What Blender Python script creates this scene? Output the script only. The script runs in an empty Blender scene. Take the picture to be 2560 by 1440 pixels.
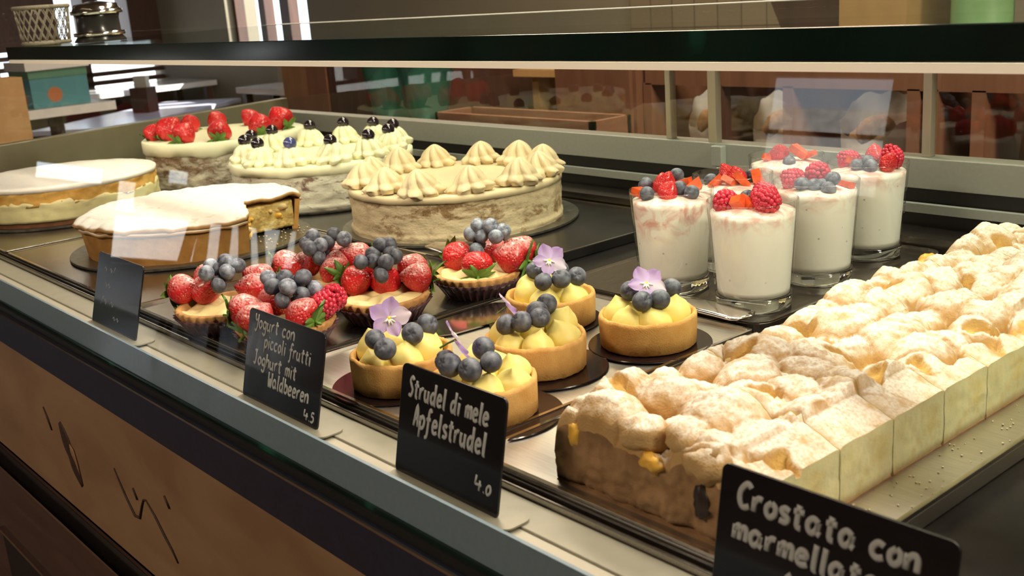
import bpy, math, random
from mathutils import Vector, Matrix, noise
random.seed(7)
PI = math.pi
sc = bpy.context.scene
COL = sc.collection

# ------------------------------------------------------------------ camera, sky, lights, exposure
yaw, pitch, roll = math.radians(50.37), math.radians(15.45), math.radians(-4.28)
fw = Vector((-math.sin(yaw)*math.cos(pitch), math.cos(yaw)*math.cos(pitch), -math.sin(pitch)))
rt0 = fw.cross(Vector((0, 0, 1))).normalized(); up0 = rt0.cross(fw)
rt = rt0*math.cos(roll) + up0*math.sin(roll)
up = up0*math.cos(roll) - rt0*math.sin(roll)
cd = bpy.data.cameras.new('camera'); cam = bpy.data.objects.new('camera', cd); COL.objects.link(cam)
M = Matrix((rt, up, -fw)).transposed().to_4x4(); M.translation = Vector((0, 0, .30)); cam.matrix_world = M
cd.sensor_width = 36; cd.lens = 36*2713/2560; cd.clip_start = .01; cd.clip_end = 200
cd.dof.use_dof = True; cd.dof.focus_distance = 1.0; cd.dof.aperture_fstop = 16
sc.camera = cam
w = bpy.data.worlds.new('sky'); sc.world = w; w.use_nodes = True
bg = w.node_tree.nodes['Background']; bg.inputs[0].default_value = (.80, .90, 1, 1); bg.inputs[1].default_value = 4.0
vs = sc.view_settings; vs.view_transform = 'Standard'; vs.look = 'None'; vs.gamma = 1; vs.use_curve_mapping = False
vs.exposure = -0.12
sd = bpy.data.lights.new('sun', 'SUN'); sd.energy = 22; sd.angle = .01; sd.color = (1, .95, .86)
sun = bpy.data.objects.new('sun', sd); COL.objects.link(sun)
sun.rotation_euler = Vector((-.55, -.62, -.56)).to_track_quat('-Z', 'Y').to_euler()
def area(name, loc, sx, sy, power, color, direction):
    l = bpy.data.lights.new(name, 'AREA'); l.shape = 'RECTANGLE'; l.size = sx; l.size_y = sy; l.energy = power; l.color = color
    o = bpy.data.objects.new(name, l); COL.objects.link(o); o.location = loc
    d = Vector(direction).normalized(); z = -d; x = Vector((1, 0, 0)); y = z.cross(x).normalized(); x = y.cross(z)
    o.rotation_euler = Matrix((x, y, z)).transposed().to_euler()
    return o
# the case's own LED strip, under the front edge of the glass shelf
area('shelf_led', (-.80, .615, .2325), 2.5, .016, 2.4, (1, .90, .73), (0, .15, -1))
# unseen ceiling lamps, added to fill the case and room with light
area('ceiling_fill_light', (-1.2, -1.6, 1.72), .9, .3, 52, (1, .80, .58), (0, 0, -1))
area('ceiling_fill_light', (-2.2, 1.75, 1.72), 1.6, .3, 45, (1, .78, .55), (0, 0, -1))
area('ceiling_fill_light', (-.35, 1.05, 1.72), 2.6, .25, 60, (1, .90, .74), (0, 0, -1))  # added for soft top light through the glass shelf
area('ceiling_fill_light', (1.5, .75, 1.72), .9, .3, 125, (1, .88, .68), (-.75, -.05, -.8))  # added to brighten the cut sides of the apple slab

# ------------------------------------------------------------------ helpers
class MB:
    def __init__(s): s.v = []; s.f = []; s.mi = []
    def add(s, v, f, mi=0):
        b = len(s.v); s.v += [tuple(p) for p in v]; s.f += [tuple(i+b for i in q) for q in f]; s.mi += [mi]*len(f); return s
    def box(s, x0, x1, y0, y1, z0, z1, mi=0):
        return s.add([(x0,y0,z0),(x1,y0,z0),(x1,y1,z0),(x0,y1,z0),(x0,y0,z1),(x1,y0,z1),(x1,y1,z1),(x0,y1,z1)],
              [(3,2,1,0),(4,5,6,7),(0,1,5,4),(1,2,6,5),(2,3,7,6),(3,0,4,7)], mi)
    def grid(s, nu, nv, fn, mi=0, cu=False, flip=False):
        v = [fn(i, j) for i in range(nu) for j in range(nv)]
        f = []
        for i in range(nu if cu else nu-1):
            for j in range(nv-1):
                a, b = i, (i+1) % nu
                q = (a*nv+j, b*nv+j, b*nv+j+1, a*nv+j+1)
                f.append(q[::-1] if flip else q)
        return s.add(v, f, mi)
    def lathe(s, prof, n=48, c=(0,0,0), fn=None, mi=0, a0=0, a1=None):
        full = a1 is None; m = len(prof)
        def p(i, j):
            a = 2*PI*i/n if full else a0+(a1-a0)*i/(n-1)
            r, z = prof[j]
            if fn: r, z = fn(a, j, r, z)
            return (c[0]+r*math.cos(a), c[1]+r*math.sin(a), c[2]+z)
        return s.grid(n, m, p, mi, cu=full)
    def sphere(s, c, r, nu=20, nv=12, fn=None, mi=0):
        if not hasattr(r, '__len__'): r = (r, r, r)
        def p(i, j):
            a = 2*PI*i/nu; t = PI*j/(nv-1)-PI/2
            d = Vector((math.cos(a)*math.cos(t), math.sin(a)*math.cos(t), math.sin(t)))
            k = fn(d) if fn else 1
            return (c[0]+d.x*r[0]*k, c[1]+d.y*r[1]*k, c[2]+d.z*r[2]*k)
        return s.grid(nu, nv, p, mi, cu=True)
    def tube(s, pts, r, n=8, mi=0, cap=True):
        pts = [Vector(p) for p in pts]; m = len(pts)
        rr = r if hasattr(r, '__len__') else [r]*m
        vs_ = []; ref = None
        for i, p in enumerate(pts):
            t = (pts[min(i+1, m-1)]-pts[max(i-1, 0)])
            if t.length < 1e-9: t = Vector((0, 0, 1))
            t.normalize()
            if ref is None: ref = Vector((0,0,1)) if abs(t.z) < .9 else Vector((1,0,0))
            x = ref.cross(t); x = x.normalized() if x.length > 1e-6 else t.orthogonal().normalized()
            y = t.cross(x)
            for k in range(n):
                a = 2*PI*k/n; vs_.append(p + x*(rr[i]*math.cos(a)) + y*(rr[i]*math.sin(a)))
        f = [(i*n+k, i*n+(k+1) % n, (i+1)*n+(k+1) % n, (i+1)*n+k) for i in range(m-1) for k in range(n)]
        if cap: f += [tuple(range(n))[::-1], tuple((m-1)*n+k for k in range(n))]
        return s.add(vs_, f, mi)
    def prism(s, poly, z0, z1, mi=0):
        n = len(poly)
        v = [(x, y, z0) for x, y in poly]+[(x, y, z1) for x, y in poly]
        f = [tuple(range(n))[::-1], tuple(range(n, 2*n))]+[(i, (i+1) % n, n+(i+1) % n, n+i) for i in range(n)]
        return s.add(v, f, mi)
    def xf(s, mat): s.v = [tuple(mat @ Vector(p)) for p in s.v]; return s
    def mesh(s, name, mats, smooth=True, auto=None):
        me = bpy.data.meshes.new(name); me.from_pydata(s.v, [], s.f)
        for m in (mats if isinstance(mats, (list, tuple)) else [mats]): me.materials.append(m)
        me.polygons.foreach_set('material_index', s.mi)
        if smooth: me.polygons.foreach_set('use_smooth', [True]*len(me.polygons))
        me.update()
        if auto is not None: me.set_sharp_from_angle(angle=math.radians(auto))
        return me
    def build(s, name, mats, parent=None, smooth=True, loc=None, auto=None):
        return put(name, s.mesh(name, mats, smooth, auto), parent, loc)
def put(name, me, parent=None, loc=None, rot=None, scale=None):
    o = bpy.data.objects.new(name, me); COL.objects.link(o)
    if parent: o.parent = parent
    if loc is not None: o.location = loc
    if rot is not None: o.rotation_euler = rot
    if scale is not None: o.scale = scale if hasattr(scale, '__len__') else (scale,)*3
    return o
def tag(o, label, cat, group=None):
    o['label'] = label; o['category'] = cat
    if group: o['group'] = group
    return o
def thing(name, label, cat, loc=(0,0,0), rz=0, group=None):
    o = bpy.data.objects.new(name, None); o.empty_display_size = .02; COL.objects.link(o); o.location = loc; o.rotation_euler = (0,0,rz)
    return tag(o, label, cat, group)
def struct(o): o['kind'] = 'structure'; return o
def N3(p, s): return noise.noise(Vector(p)*s)
def bev(o, wd, seg=2):
    m = o.modifiers.new('edge', 'BEVEL'); m.width = wd; m.segments = seg; m.limit_method = 'ANGLE'; return o
def aim(axis, spin=0.0):
    """euler that turns local +Z to axis"""
    q = Vector(axis).to_track_quat('Z', 'Y'); from_ = q.to_matrix() @ Matrix.Rotation(spin, 3, 'Z'); return from_.to_euler()
def rrect(x0, x1, y0, y1, r, n=6):
    out = []
    for cx, cy, a in ((x1-r, y1-r, 0), (x0+r, y1-r, PI/2), (x0+r, y0+r, PI), (x1-r, y0+r, 1.5*PI)):
        for k in range(n+1): out.append((cx+r*math.cos(a+PI/2*k/n), cy+r*math.sin(a+PI/2*k/n)))
    return out

# ------------------------------------------------------------------ materials
class G:
    """a small node-graph writer around one Principled shader"""
    def __init__(s, name):
        s.m = bpy.data.materials.new(name); s.m.use_nodes = True; s.t = s.m.node_tree; s.n = s.t.nodes
        s.b = s.n['Principled BSDF']; s.out = s.n['Material Output']; s._co = None
    def new(s, t, **kw):
        n = s.n.new(t)
        for k, v in kw.items(): setattr(n, k, v)
        return n
    def link(s, a, b): s.t.links.new(a, b)
    def set(s, n, k, v):
        if hasattr(v, 'is_linked') or isinstance(v, bpy.types.NodeSocket): s.link(v, n.inputs[k])
        else: n.inputs[k].default_value = v if not (isinstance(v, tuple) and len(v) == 3) else (*v, 1)
    def co(s, kind='Object'):
        if s._co is None: s._co = s.new('ShaderNodeTexCoord')
        return s._co.outputs[kind]
    def noise(s, scale, detail=3, rough=.5, kind='Object', stretch=None, dist=0):
        n = s.new('ShaderNodeTexNoise'); v = s.co(kind)
        if stretch:
            mp = s.new('ShaderNodeMapping'); mp.inputs['Scale'].default_value = stretch; s.link(v, mp.inputs['Vector']); v = mp.outputs[0]
        s.link(v, n.inputs['Vector']); n.inputs['Scale'].default_value = scale; n.inputs['Detail'].default_value = detail
        n.inputs['Roughness'].default_value = rough; n.inputs['Distortion'].default_value = dist
        return n.outputs['Fac']
    def voro(s, scale, feature='F1', out='Distance', kind='Object', rnd=1.0):
        n = s.new('ShaderNodeTexVoronoi', feature=feature); s.link(s.co(kind), n.inputs['Vector']); n.inputs['Scale'].default_value = scale
        n.inputs['Randomness'].default_value = rnd
        return n.outputs[out]
    def ramp(s, fac, stops, interp='LINEAR'):
        r = s.new('ShaderNodeValToRGB'); r.color_ramp.interpolation = interp; e = r.color_ramp.elements
        while len(e) < len(stops): e.new(.5)
        for el, (p, c) in zip(e, stops):
            el.position = p; el.color = (*c, 1) if hasattr(c, '__len__') else (c, c, c, 1)
        s.link(fac, r.inputs[0]); return r.outputs['Color']
    def mix(s, fac, a, b):
        n = s.new('ShaderNodeMix', data_type='RGBA')
        for k, v in ((0, fac), (6, a), (7, b)):
            if isinstance(v, bpy.types.NodeSocket): s.link(v, n.inputs[k])
            else: n.inputs[k].default_value = (*v, 1) if isinstance(v, tuple) else v
        return n.outputs[2]
    def math(s, op, a, b=None, c=None, clamp=False):
        n = s.new('ShaderNodeMath', operation=op, use_clamp=clamp)
        for k, v in enumerate((a, b, c)):
            if v is None: continue
            if isinstance(v, bpy.types.NodeSocket): s.link(v, n.inputs[k])
            else: n.inputs[k].default_value = v
        return n.outputs[0]
    def upz(s):
        g = s.new('ShaderNodeNewGeometry'); x = s.new('ShaderNodeSeparateXYZ'); s.link(g.outputs['Normal'], x.inputs[0]); return x.outputs['Z']
    def objz(s, axis='Z', kind='Object'):
        x = s.new('ShaderNodeSeparateXYZ'); s.link(s.co(kind), x.inputs[0]); return x.outputs[axis]
    def bump(s, h, strength=.3, dist=.002):
        b = s.new('ShaderNodeBump'); b.inputs['Strength'].default_value = strength; b.inputs['Distance'].default_value = dist
        s.link(h, b.inputs['Height']); s.link(b.outputs[0], s.b.inputs['Normal']); return s
    def done(s, color=None, rough=.5, metal=0, sss=0, sss_r=(.01,.005,.003), coat=0, spec=None, emis=None, trans=0, ior=None):
        if color is not None: s.set(s.b, 'Base Color', color)
        s.set(s.b, 'Roughness', rough); s.set(s.b, 'Metallic', metal)
        if sss: s.b.inputs['Subsurface Weight'].default_value = sss; s.b.inputs['Subsurface Radius'].default_value = sss_r; s.b.inputs['Subsurface Scale'].default_value = 1
        if coat: s.b.inputs['Coat Weight'].default_value = coat; s.b.inputs['Coat Roughness'].default_value = .05
        if spec is not None: s.b.inputs['Specular IOR Level'].default_value = spec
        if emis: s.set(s.b, 'Emission Color', emis[0]); s.b.inputs['Emission Strength'].default_value = emis[1]
        if trans: s.b.inputs['Transmission Weight'].default_value = trans
        if ior: s.b.inputs['IOR'].default_value = ior
        return s.m
def plain(name, c, rough=.5, metal=0, var=0, scale=200, **kw):
    g = G(name)
    if var: col = g.ramp(g.noise(scale), [(.3, tuple(x*(1-var) for x in c)), (.7, tuple(min(1, x*(1+var)) for x in c))])
    else: col = c
    return g.done(col, rough, metal, **kw)
def pane_mat(name, tint=(1,1,1), rough=0.0):
    g = G(name); g.n.remove(g.b)
    lw = g.new('ShaderNodeLayerWeight'); lw.inputs['Blend'].default_value = .5
    f = g.math('ADD', g.math('MULTIPLY', g.math('POWER', lw.outputs['Facing'], 5.0), .94), .05)
    tr = g.new('ShaderNodeBsdfTransparent'); tr.inputs[0].default_value = (*tint, 1)
    gl = g.new('ShaderNodeBsdfGlossy'); gl.inputs['Roughness'].default_value = rough
    mx = g.new('ShaderNodeMixShader'); g.link(f, mx.inputs[0]); g.link(tr.outputs[0], mx.inputs[1]); g.link(gl.outputs[0], mx.inputs[2])
    g.link(mx.outputs[0], g.out.inputs['Surface']); return g.m
def wood(name, a, b, scale=6, rough=.5, stretch=(1, 12, 12)):
    g = G(name); n = g.noise(scale, 6, .6, stretch=stretch, dist=.6)
    g.bump(n, .15, .001); return g.done(g.ramp(n, [(.3, a), (.7, b)]), rough)

m_pane = pane_mat('clear_glass_pane')
m_shelf = pane_mat('shelf_glass', (.93, .98, .95))
g = G('shelf_glass_edge'); n_ = g.noise(5, 2, stretch=(3, 1, 1)); m_edge = g.done(g.ramp(n_, [(.35, (.002, .010, .008)), (.66, (.004, .022, .017)), (.78, (.02, .16, .10))]), .12)
m_band = plain('grey_enamel_band', (.17, .24, .29), .3, var=.05)
m_cream = plain('cream_metal', (.28, .265, .20), .4, var=.06, scale=60)
g = G('perforated_strip'); v_ = g.voro(260, rnd=0); m_perf = g.done(g.ramp(v_, [(.3, (.24, .22, .17)), (.5, (.40, .37, .29))]), .45)
m_navy = plain('navy_sill_metal', (.016, .020, .042), .32, 0.0, var=.2)
m_black = plain('black_rubber', (.006, .006, .006), .5)
m_gloss = plain('black_deck_metal', (.012, .011, .011), .22, var=.3, scale=30)
g = G('brushed_steel'); n_ = g.noise(40, 4, stretch=(1, 30, 30)); m_steel = g.done(g.ramp(n_, [(.3, (.60, .57, .51)), (.7, (.74, .70, .63))]), .34, 1)
g = G('dark_tray_steel'); n_ = g.noise(30, 4, stretch=(30, 1, 30)); m_tray = g.done(g.ramp(n_, [(.3, (.30, .27, .24)), (.7, (.42, .39, .35))]), .24, 1)
m_bright = plain('polished_steel', (.75, .72, .68), .12, 1)
m_alu = plain('grey_aluminium_rail', (.44, .46, .41), .45, .15, var=.04)
m_champ = plain('champagne_aluminium', (.50, .46, .36), .35, .5)
g = G('walnut_front_panel'); n_ = g.noise(3.5, 6, .55, stretch=(1.2, 8, 4), dist=1.2); g.bump(n_, .08, .001)
m_walnut = g.done(g.ramp(n_, [(.25, (.19, .11, .055)), (.5, (.26, .155, .082)), (.75, (.31, .19, .105))]), .5)
m_panel2 = wood('dark_drawer_wood', (.05, .024, .018), (.085, .045, .034), 5, .45, (1, 6, 10))
m_darkwood = plain('dark_recess_wood', (.02, .011, .007), .6)  # even dark brown wood for the recess, carcass and shelf back
m_bark = plain('dark_knot_wood', (.035, .014, .006), .7, var=.4)
m_olive = plain('olive_end_panel', (.20, .18, .11), .3, .2, var=.1, scale=20)
m_lip = plain('light_strip_diffuser', (.85, .72, .5), .4, emis=((1, .84, .62), .42))

def pastry(name, a, b, rough=.75):
    g = G(name); n1 = g.noise(60, 4); n2 = g.noise(900, 3)
    g.bump(n2, .5, .0007); c = g.ramp(n1, [(.3, a), (.7, b)]); return g.done(c, rough, spec=.3)
m_tart = pastry('golden_shortcrust', (.58, .29, .075), (.72, .42, .135))
m_flute = pastry('fluted_shortcrust', (.42, .20, .065), (.60, .34, .13))
m_pie = pastry('pie_crust', (.42, .19, .045), (.58, .30, .08))
g = G('paper_liner'); m_liner = g.done(g.ramp(g.noise(80), [(.3, (.05, .018, .022)), (.7, (.13, .06, .065))]), .35)
def cream(name, c, rough=.45, b=.25, sc_=350, var=.05):
    g = G(name); n = g.noise(sc_, 3); g.bump(n, b, .0006)
    return g.done(g.ramp(g.noise(40), [(.3, tuple(x*(1-var) for x in c)), (.7, c)]), rough, sss=.25, sss_r=(.006, .004, .002), spec=.35)
m_custard = cream('yellow_custard', (.88, .75, .25), .4)
m_custard2 = cream('pale_custard', (.86, .70, .34), .4)
m_white = cream('white_whipped_cream', (.86, .83, .57), .4)
m_coffee = cream('coffee_cream', (.72, .59, .36), .4)
m_icing = cream('white_icing', (.88, .84, .76), .28, .05)
def naked(name, cr, crumb, lo, hi, scale=28):
    g = G(name); a = g.noise(scale, 5, .65, stretch=(1, 1, 2.2), dist=.5); bz = g.noise(500, 2)
    spot = g.math('MULTIPLY', g.ramp(a, [(lo-.04, 0), (hi-.04, 1)]), g.ramp(g.noise(9, 2, stretch=(1, 1, 1.5)), [(.44, .12), (.58, 1)]))
    col = g.mix(spot, cr, g.ramp(bz, [(.35, tuple(x*.55 for x in crumb)), (.65, crumb)]))
    g.bump(g.noise(260, 4, stretch=(1, 1, 1.6)), .5, .0016); return g.done(col, .6, spec=.3)
m_side_coffee = naked('coffee_cake_side', (.66, .53, .33), (.36, .22, .10), .53, .63)
m_side_blue = naked('cream_cake_side', (.70, .66, .52), (.28, .17, .12), .59, .68)
m_side_straw = naked('sponge_cake_side', (.56, .51, .38), (.27, .17, .10), .46, .62, 34)
m_cheese = cream('cheesecake_filling', (.78, .70, .36), .5)
m_sponge = pastry('golden_sponge', (.62, .30, .05), (.80, .50, .14), .7)
m_base = pastry('brown_cake_base', (.13, .05, .02), (.24, .10, .045))
# berries
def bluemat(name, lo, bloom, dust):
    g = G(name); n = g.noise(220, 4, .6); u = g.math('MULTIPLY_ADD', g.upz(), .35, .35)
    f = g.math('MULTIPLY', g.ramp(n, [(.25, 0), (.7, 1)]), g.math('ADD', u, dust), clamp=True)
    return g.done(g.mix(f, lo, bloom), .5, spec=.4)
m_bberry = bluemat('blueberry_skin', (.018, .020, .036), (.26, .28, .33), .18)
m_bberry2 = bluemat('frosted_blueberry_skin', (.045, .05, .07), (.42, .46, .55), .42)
m_glaze = plain('glazed_berry', (.014, .007, .012), .08, coat=.6)
m_glaze_b = plain('glazed_blue_berry', (.06, .07, .20), .12, coat=.6)
def strawmat(name, red, dust):
    g = G(name); v = g.voro(420); h = g.ramp(v, [(.0, .25), (.12, .0), (.55, 1)]); g.bump(h, .75, .0011)
    base = g.mix(g.ramp(v, [(.07, 1), (.16, 0)]), g.ramp(g.noise(60), [(.3, red), (.7, tuple(min(1, x*1.35+.01) for x in red))]), (.62, .36, .10))
    if dust:
        u = g.math('MULTIPLY_ADD', g.upz(), .9, dust-.75); k = g.math('MULTIPLY', g.ramp(v, [(.15, .2), (.6, 1)]), g.ramp(g.noise(160, 3), [(.3, .25), (.65, 1)]))
        base = g.mix(g.math('MULTIPLY', u, k, clamp=True), base, (.84, .72, .66))
    return g.done(base, .26, coat=.15, sss=.08, sss_r=(.006, .002, .001))
m_straw = strawmat('strawberry_skin', (.50, .012, .014), 0)
m_strawd = strawmat('sugared_strawberry_skin', (.46, .012, .016), .55)
m_cutstraw = plain('cut_strawberry', (.72, .10, .025), .25, var=.3, scale=120, coat=.2)
m_rasp = plain('raspberry_skin', (.56, .025, .055), .3, var=.25, scale=150, sss=.15, sss_r=(.004, .001, .001))
m_leaf = plain('strawberry_leaf', (.12, .24, .035), .5, var=.35, scale=120)
m_stem = plain('flower_stem', (.16, .30, .05), .5)
def petal(name, a, b):
    g = G(name); r = g.objz('Y'); f = g.ramp(g.math('MULTIPLY_ADD', r, 65.0, 0.0), [(.1, b), (.75, a)])
    m = g.done(f, .55); tr = g.new('ShaderNodeBsdfTranslucent'); g.link(f, tr.inputs[0]); mx = g.new('ShaderNodeMixShader'); mx.inputs[0].default_value = .45
    g.link(g.b.outputs[0], mx.inputs[1]); g.link(tr.outputs[0], mx.inputs[2]); g.link(mx.outputs[0], g.out.inputs['Surface']); return m
m_pet = petal('lilac_petal', (.60, .42, .84), (.72, .60, .88))
m_pet2 = petal('pale_lilac_petal', (.80, .70, .86), (.74, .62, .86))
m_petw = plain('white_petal_heart', (.85, .82, .72), .5)
m_pety = plain('yellow_flower_eye', (.80, .62, .05), .5)
m_board = plain('dark_tart_board', (.018, .009, .008), .14, var=.4, scale=20)
g = G('foil_cake_board'); n_ = g.noise(120, 4); g.bump(n_, .25, .0006); m_foil = g.done(g.ramp(n_, [(.3, (.10, .095, .08)), (.7, (.20, .19, .16))]), .3, .7)
m_chalk = plain('chalkboard_black', (.010, .010, .012), .16, var=.15)
m_ink = plain('chalk_marker_white', (.50, .51, .50), .7)
m_glass = plain('tumbler_glass', (.97, .99, .97), 0, trans=1, ior=1.47)
# apple slab
def dough(name, a, b, pw, powder=(.80, .765, .68)):
    g = G(name); n1 = g.noise(26, 3); n2 = g.noise(700, 3); n3 = g.noise(70, 5, .65)
    at = g.new('ShaderNodeVertexColor', layer_name='fill'); g.bump(g.math('ADD', n2, n3), .45, .0011)
    base = g.ramp(n1, [(.3, a), (.7, b)]); sep = g.new('ShaderNodeSeparateColor'); g.link(at.outputs['Color'], sep.inputs[0])
    hole = g.math('MULTIPLY', sep.outputs[0], g.ramp(n3, [(.25, .55), (.45, 1)]), clamp=True)
    base = g.mix(sep.outputs[1], base, (.40, .21, .07)); base = g.mix(hole, base, g.ramp(n3, [(.35, (.50, .25, .05)), (.65, (.70, .50, .17))]))
    u = g.math('MULTIPLY', g.ramp(g.upz(), [(.48, 0), (.93, 1)]), g.ramp(g.noise(480, 2), [(.32, .45), (.55, 1)]))
    f = g.math('MULTIPLY', g.math('MULTIPLY', u, g.ramp(n3, [(pw-.06, .08), (pw+.12, 1)])), g.math('SUBTRACT', 1.0, g.math('MAXIMUM', hole, g.math('MULTIPLY', sep.outputs[1], .75))), clamp=True)
    return g.done(g.mix(f, base, powder), .8, spec=.2)
m_dough = dough('sugared_dough', (.46, .27, .10), (.62, .41, .19), .37)
g = G('apple_filling_cut'); z_ = g.objz('Z'); n_ = g.noise(45, 4); n2_ = g.noise(500, 3); g.bump(n2_, .35, .0006)
c_ = g.ramp(n_, [(.3, (.86, .76, .36)), (.55, (.92, .84, .46)), (.75, (.82, .66, .26))])
m_fill = g.done(g.mix(g.ramp(z_, [(.0025, 1), (.005, 0)]), c_, (.56, .36, .15)), .6, spec=.3, sss=.15, sss_r=(.005, .004, .002))
m_crustend = pastry('baked_slab_end', (.26, .14, .065), (.42, .25, .12))
m_apple = plain('baked_apple', (.74, .42, .06), .35, var=.35, scale=90, sss=.2, sss_r=(.004, .003, .001))
m_pietop = G('sugared_pie_lid'); g = m_pietop; n1 = g.noise(45, 4); n2 = g.noise(300, 3); g.bump(g.math('ADD', n1, n2), .3, .001)
f_ = g.math('MULTIPLY', g.ramp(g.upz(), [(.35, 0), (.75, 1)]), g.ramp(n1, [(.22, .3), (.36, 1)]))
m_pietop = g.done(g.mix(f_, (.52, .30, .12), (.76, .735, .665)), .85, spec=.15)
m_raisin = plain('raisin', (.022, .010, .008), .45)

g = G('pie_filling'); n_ = g.noise(90, 4); g.bump(g.noise(260, 4), .8, .002); m_piefill = g.done(g.ramp(n_, [(.3, (.34, .19, .05)), (.5, (.60, .41, .13)), (.7, (.70, .55, .24))]), .6, spec=.3)
m_pale_end = plain('pale_pastry_edge', (.62, .52, .28), .7, var=.1)

# ------------------------------------------------------------------ the room
def wallbox(name, m, *bx):
    b = MB()
    for q in bx: b.box(*q)
    return struct(b.build(name, m, smooth=False))
m_floor = wood('dark_floor_boards', (.06, .035, .022), (.10, .06, .035), 3, .35, (1, 6, 6))
m_wall = plain('plaster_brown', (.20, .175, .12), .8, var=.08, scale=3)
m_wallw = wood('dark_wall_wood', (.045, .018, .011), (.085, .036, .020), 4, .5, (8, 8, 1))
m_ceil = plain('ceiling_plaster', (.32, .27, .20), .9, var=.05, scale=3)
m_brown = wood('brown_cabinet_wood', (.15, .065, .032), (.21, .095, .048), 4, .5, (6, 6, 1))
m_oak = wood('light_oak', (.42, .24, .09), (.52, .31, .13), 4, .45, (6, 6, 1))
g = G('beige_tiles'); br = g.new('ShaderNodeTexBrick'); br.offset = 0; g.link(g.co(), br.inputs['Vector'])
mp = g.new('ShaderNodeMapping'); g.link(g.co(), mp.inputs['Vector']); mp.inputs['Rotation'].default_value = (PI/2, 0, 0); g.link(mp.outputs[0], br.inputs['Vector'])
br.inputs['Color1'].default_value = (.23, .19, .12, 1); br.inputs['Color2'].default_value = (.20, .165, .105, 1); br.inputs['Mortar'].default_value = (.07, .055, .04, 1)
br.inputs['Scale'].default_value = 1; br.inputs['Brick Width'].default_value = .10; br.inputs['Row Height'].default_value = .10; br.inputs['Mortar Size'].default_value = .002
m_tile = g.done(br.outputs['Color'], .35)
m_stone = plain('grey_stone_facade', (.50, .49, .47), .9, var=.25, scale=9)
wallbox('floor', m_floor, (-7.2, 2.6, -4.2, 3.2, -1.0, -.9))
wallbox('ceiling', m_ceil, (-7.2, 2.6, -4.2, 3.2, 1.75, 1.85))
wallbox('wall_back', m_wall, (-7.2, -6.05, 3.0, 3.2, -.9, 1.75), (-5.12, 2.6, 3.0, 3.2, -.9, 1.75), (-6.05, -5.12, 3.0, 3.2, -.9, .10), (-6.05, -5.12, 3.0, 3.2, 1.3, 1.75))
b = MB()
for x0_, x1_ in ((-6.05, -6.02), (-5.74, -5.67), (-5.50, -5.40), (-5.15, -5.12)): b.box(x0_, x1_, 3.05, 3.11, .10, 1.3)
b.box(-6.02, -5.15, 3.05, 3.11, .70, .73)
struct(b.build('window_3', m_wallw, smooth=False))
wallbox('wall_right', m_wall, (2.4, 2.6, -4.2, 3.0, -.9, 1.75))
# left wall with a low window band behind the café tables and a glazed door further forward
wallbox('wall_left', m_wallw, (-7.2, -7, -4.2, -3.5, -.9, 1.75), (-7.2, -7, -3.5, -2.85, -.28, 1.75), (-7.2, -7, -2.85, -2.35, -.28, -.06), (-7.2, -7, -2.85, -2.35, .03, 1.75), (-7.2, -7, -2.35, -2.21, -.28, 1.75), (-7.2, -7, -2.21, -2.02, -.08, 1.75), (-7.2, -7, -3.5, -2.02, -.9, -.62), (-7.2, -7, -2.02, -1.98, -.9, 1.75), (-7.2, -7, -1.98, -1.5, -.9, -.12), (-7.2, -7, -1.98, -1.5, -.02, 1.75), (-7.2, -7, -1.5, -.6, -.9, 1.75),
        (-7.2, -7, -.6, 1.55, -.9, 1.75), (-7.2, -7, 1.55, 3.0, -.9, -.16), (-7.2, -7, 1.55, 2.35, .14, 1.75), (-7.2, -7, 2.35, 2.95, 1.3, 1.75), (-7.2, -7, 2.52, 2.62, .14, 1.3), (-7.2, -7, 2.80, 3.0, .14, 1.3))
# front wall (behind the viewer) with a tall shop window
wallbox('wall_front', m_wallw, (-7.2, -3.62, -4.2, -4, -.9, 1.75), (-2.78, 2.4, -4.2, -4, -.9, 1.75), (-3.62, -2.78, -4.2, -4, -.9, .36), (-3.62, -2.78, -4.2, -4, 1.06, 1.75))
b = MB(); b.box(-7.13, -7.07, -3.5, -2.02, -.62, -.59); b.box(-7.13, -7.07, -3.5, -2.02, -.31, -.28); b.box(-7.13, -7.07, -2.72, -2.66, -.59, -.31)
struct(b.build('door_1', m_wallw, smooth=False))
b = MB()
for z in (-.10, -.045, .035, .10): b.box(-7.13, -7.05, 1.55, 3.0, z-.014, z+.014)
for y in (1.95, 2.5): b.box(-7.13, -7.05, y-.03, y+.03, -.16, .14)
struct(b.build('window_1', m_wallw, smooth=False))
b = MB(); b.box(-3.62, -3.56, -4.13, -4.07, .36, 1.06); b.box(-2.84, -2.78, -4.13, -4.07, .36, 1.06); b.box(-3.56, -2.84, -4.13, -4.07, .36, .42); b.box(-3.56, -2.84, -4.13, -4.07, 1.00, 1.06); b.box(-3.56, -2.84, -4.13, -4.07, .70, .72)
struct(b.build('window_2', m_wallw, smooth=False))
wallbox('terrace_ground', plain('pale_paving', (.55, .53, .5), .9, var=.1, scale=2), (-30, -7.2, -20, 12, -1.05, -.95), (-7.2, 12, -20, -4.2, -1.05, -.95))
b = MB(); b.box(-14, 4, -12.3, -12, -.95, 1.9)
for i in range(9): b.box(-13.6+i*2, -12.9+i*2, -12.0, -11.94, -.4, 1.2)
struct(b.build('wall_facade', m_stone, smooth=False))
wallbox('wall_partition', m_oak, (-3.06, -2.95, .55, .878, -.9, .17))

# ------------------------------------------------------------------ the display case
case = thing('display_case', 'long glass pastry display case with walnut front and dark metal sill', 'display case', (0, 0, -.9))
def cp(b, name, m, parent=None, smooth=False, bw=0):
    par = parent or case
    o = b.build(name, m, par, smooth); o.location = (0, 0, .9) if par is case else (0, 0, 0)
    if bw: bev(o, bw)
    return o
XL, XR = -2.07, .55
b = MB(); b.box(XL, XR, .324, .345, -.228, -.060); wp = cp(b, 'front_panel', m_walnut, bw=.002)
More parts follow.
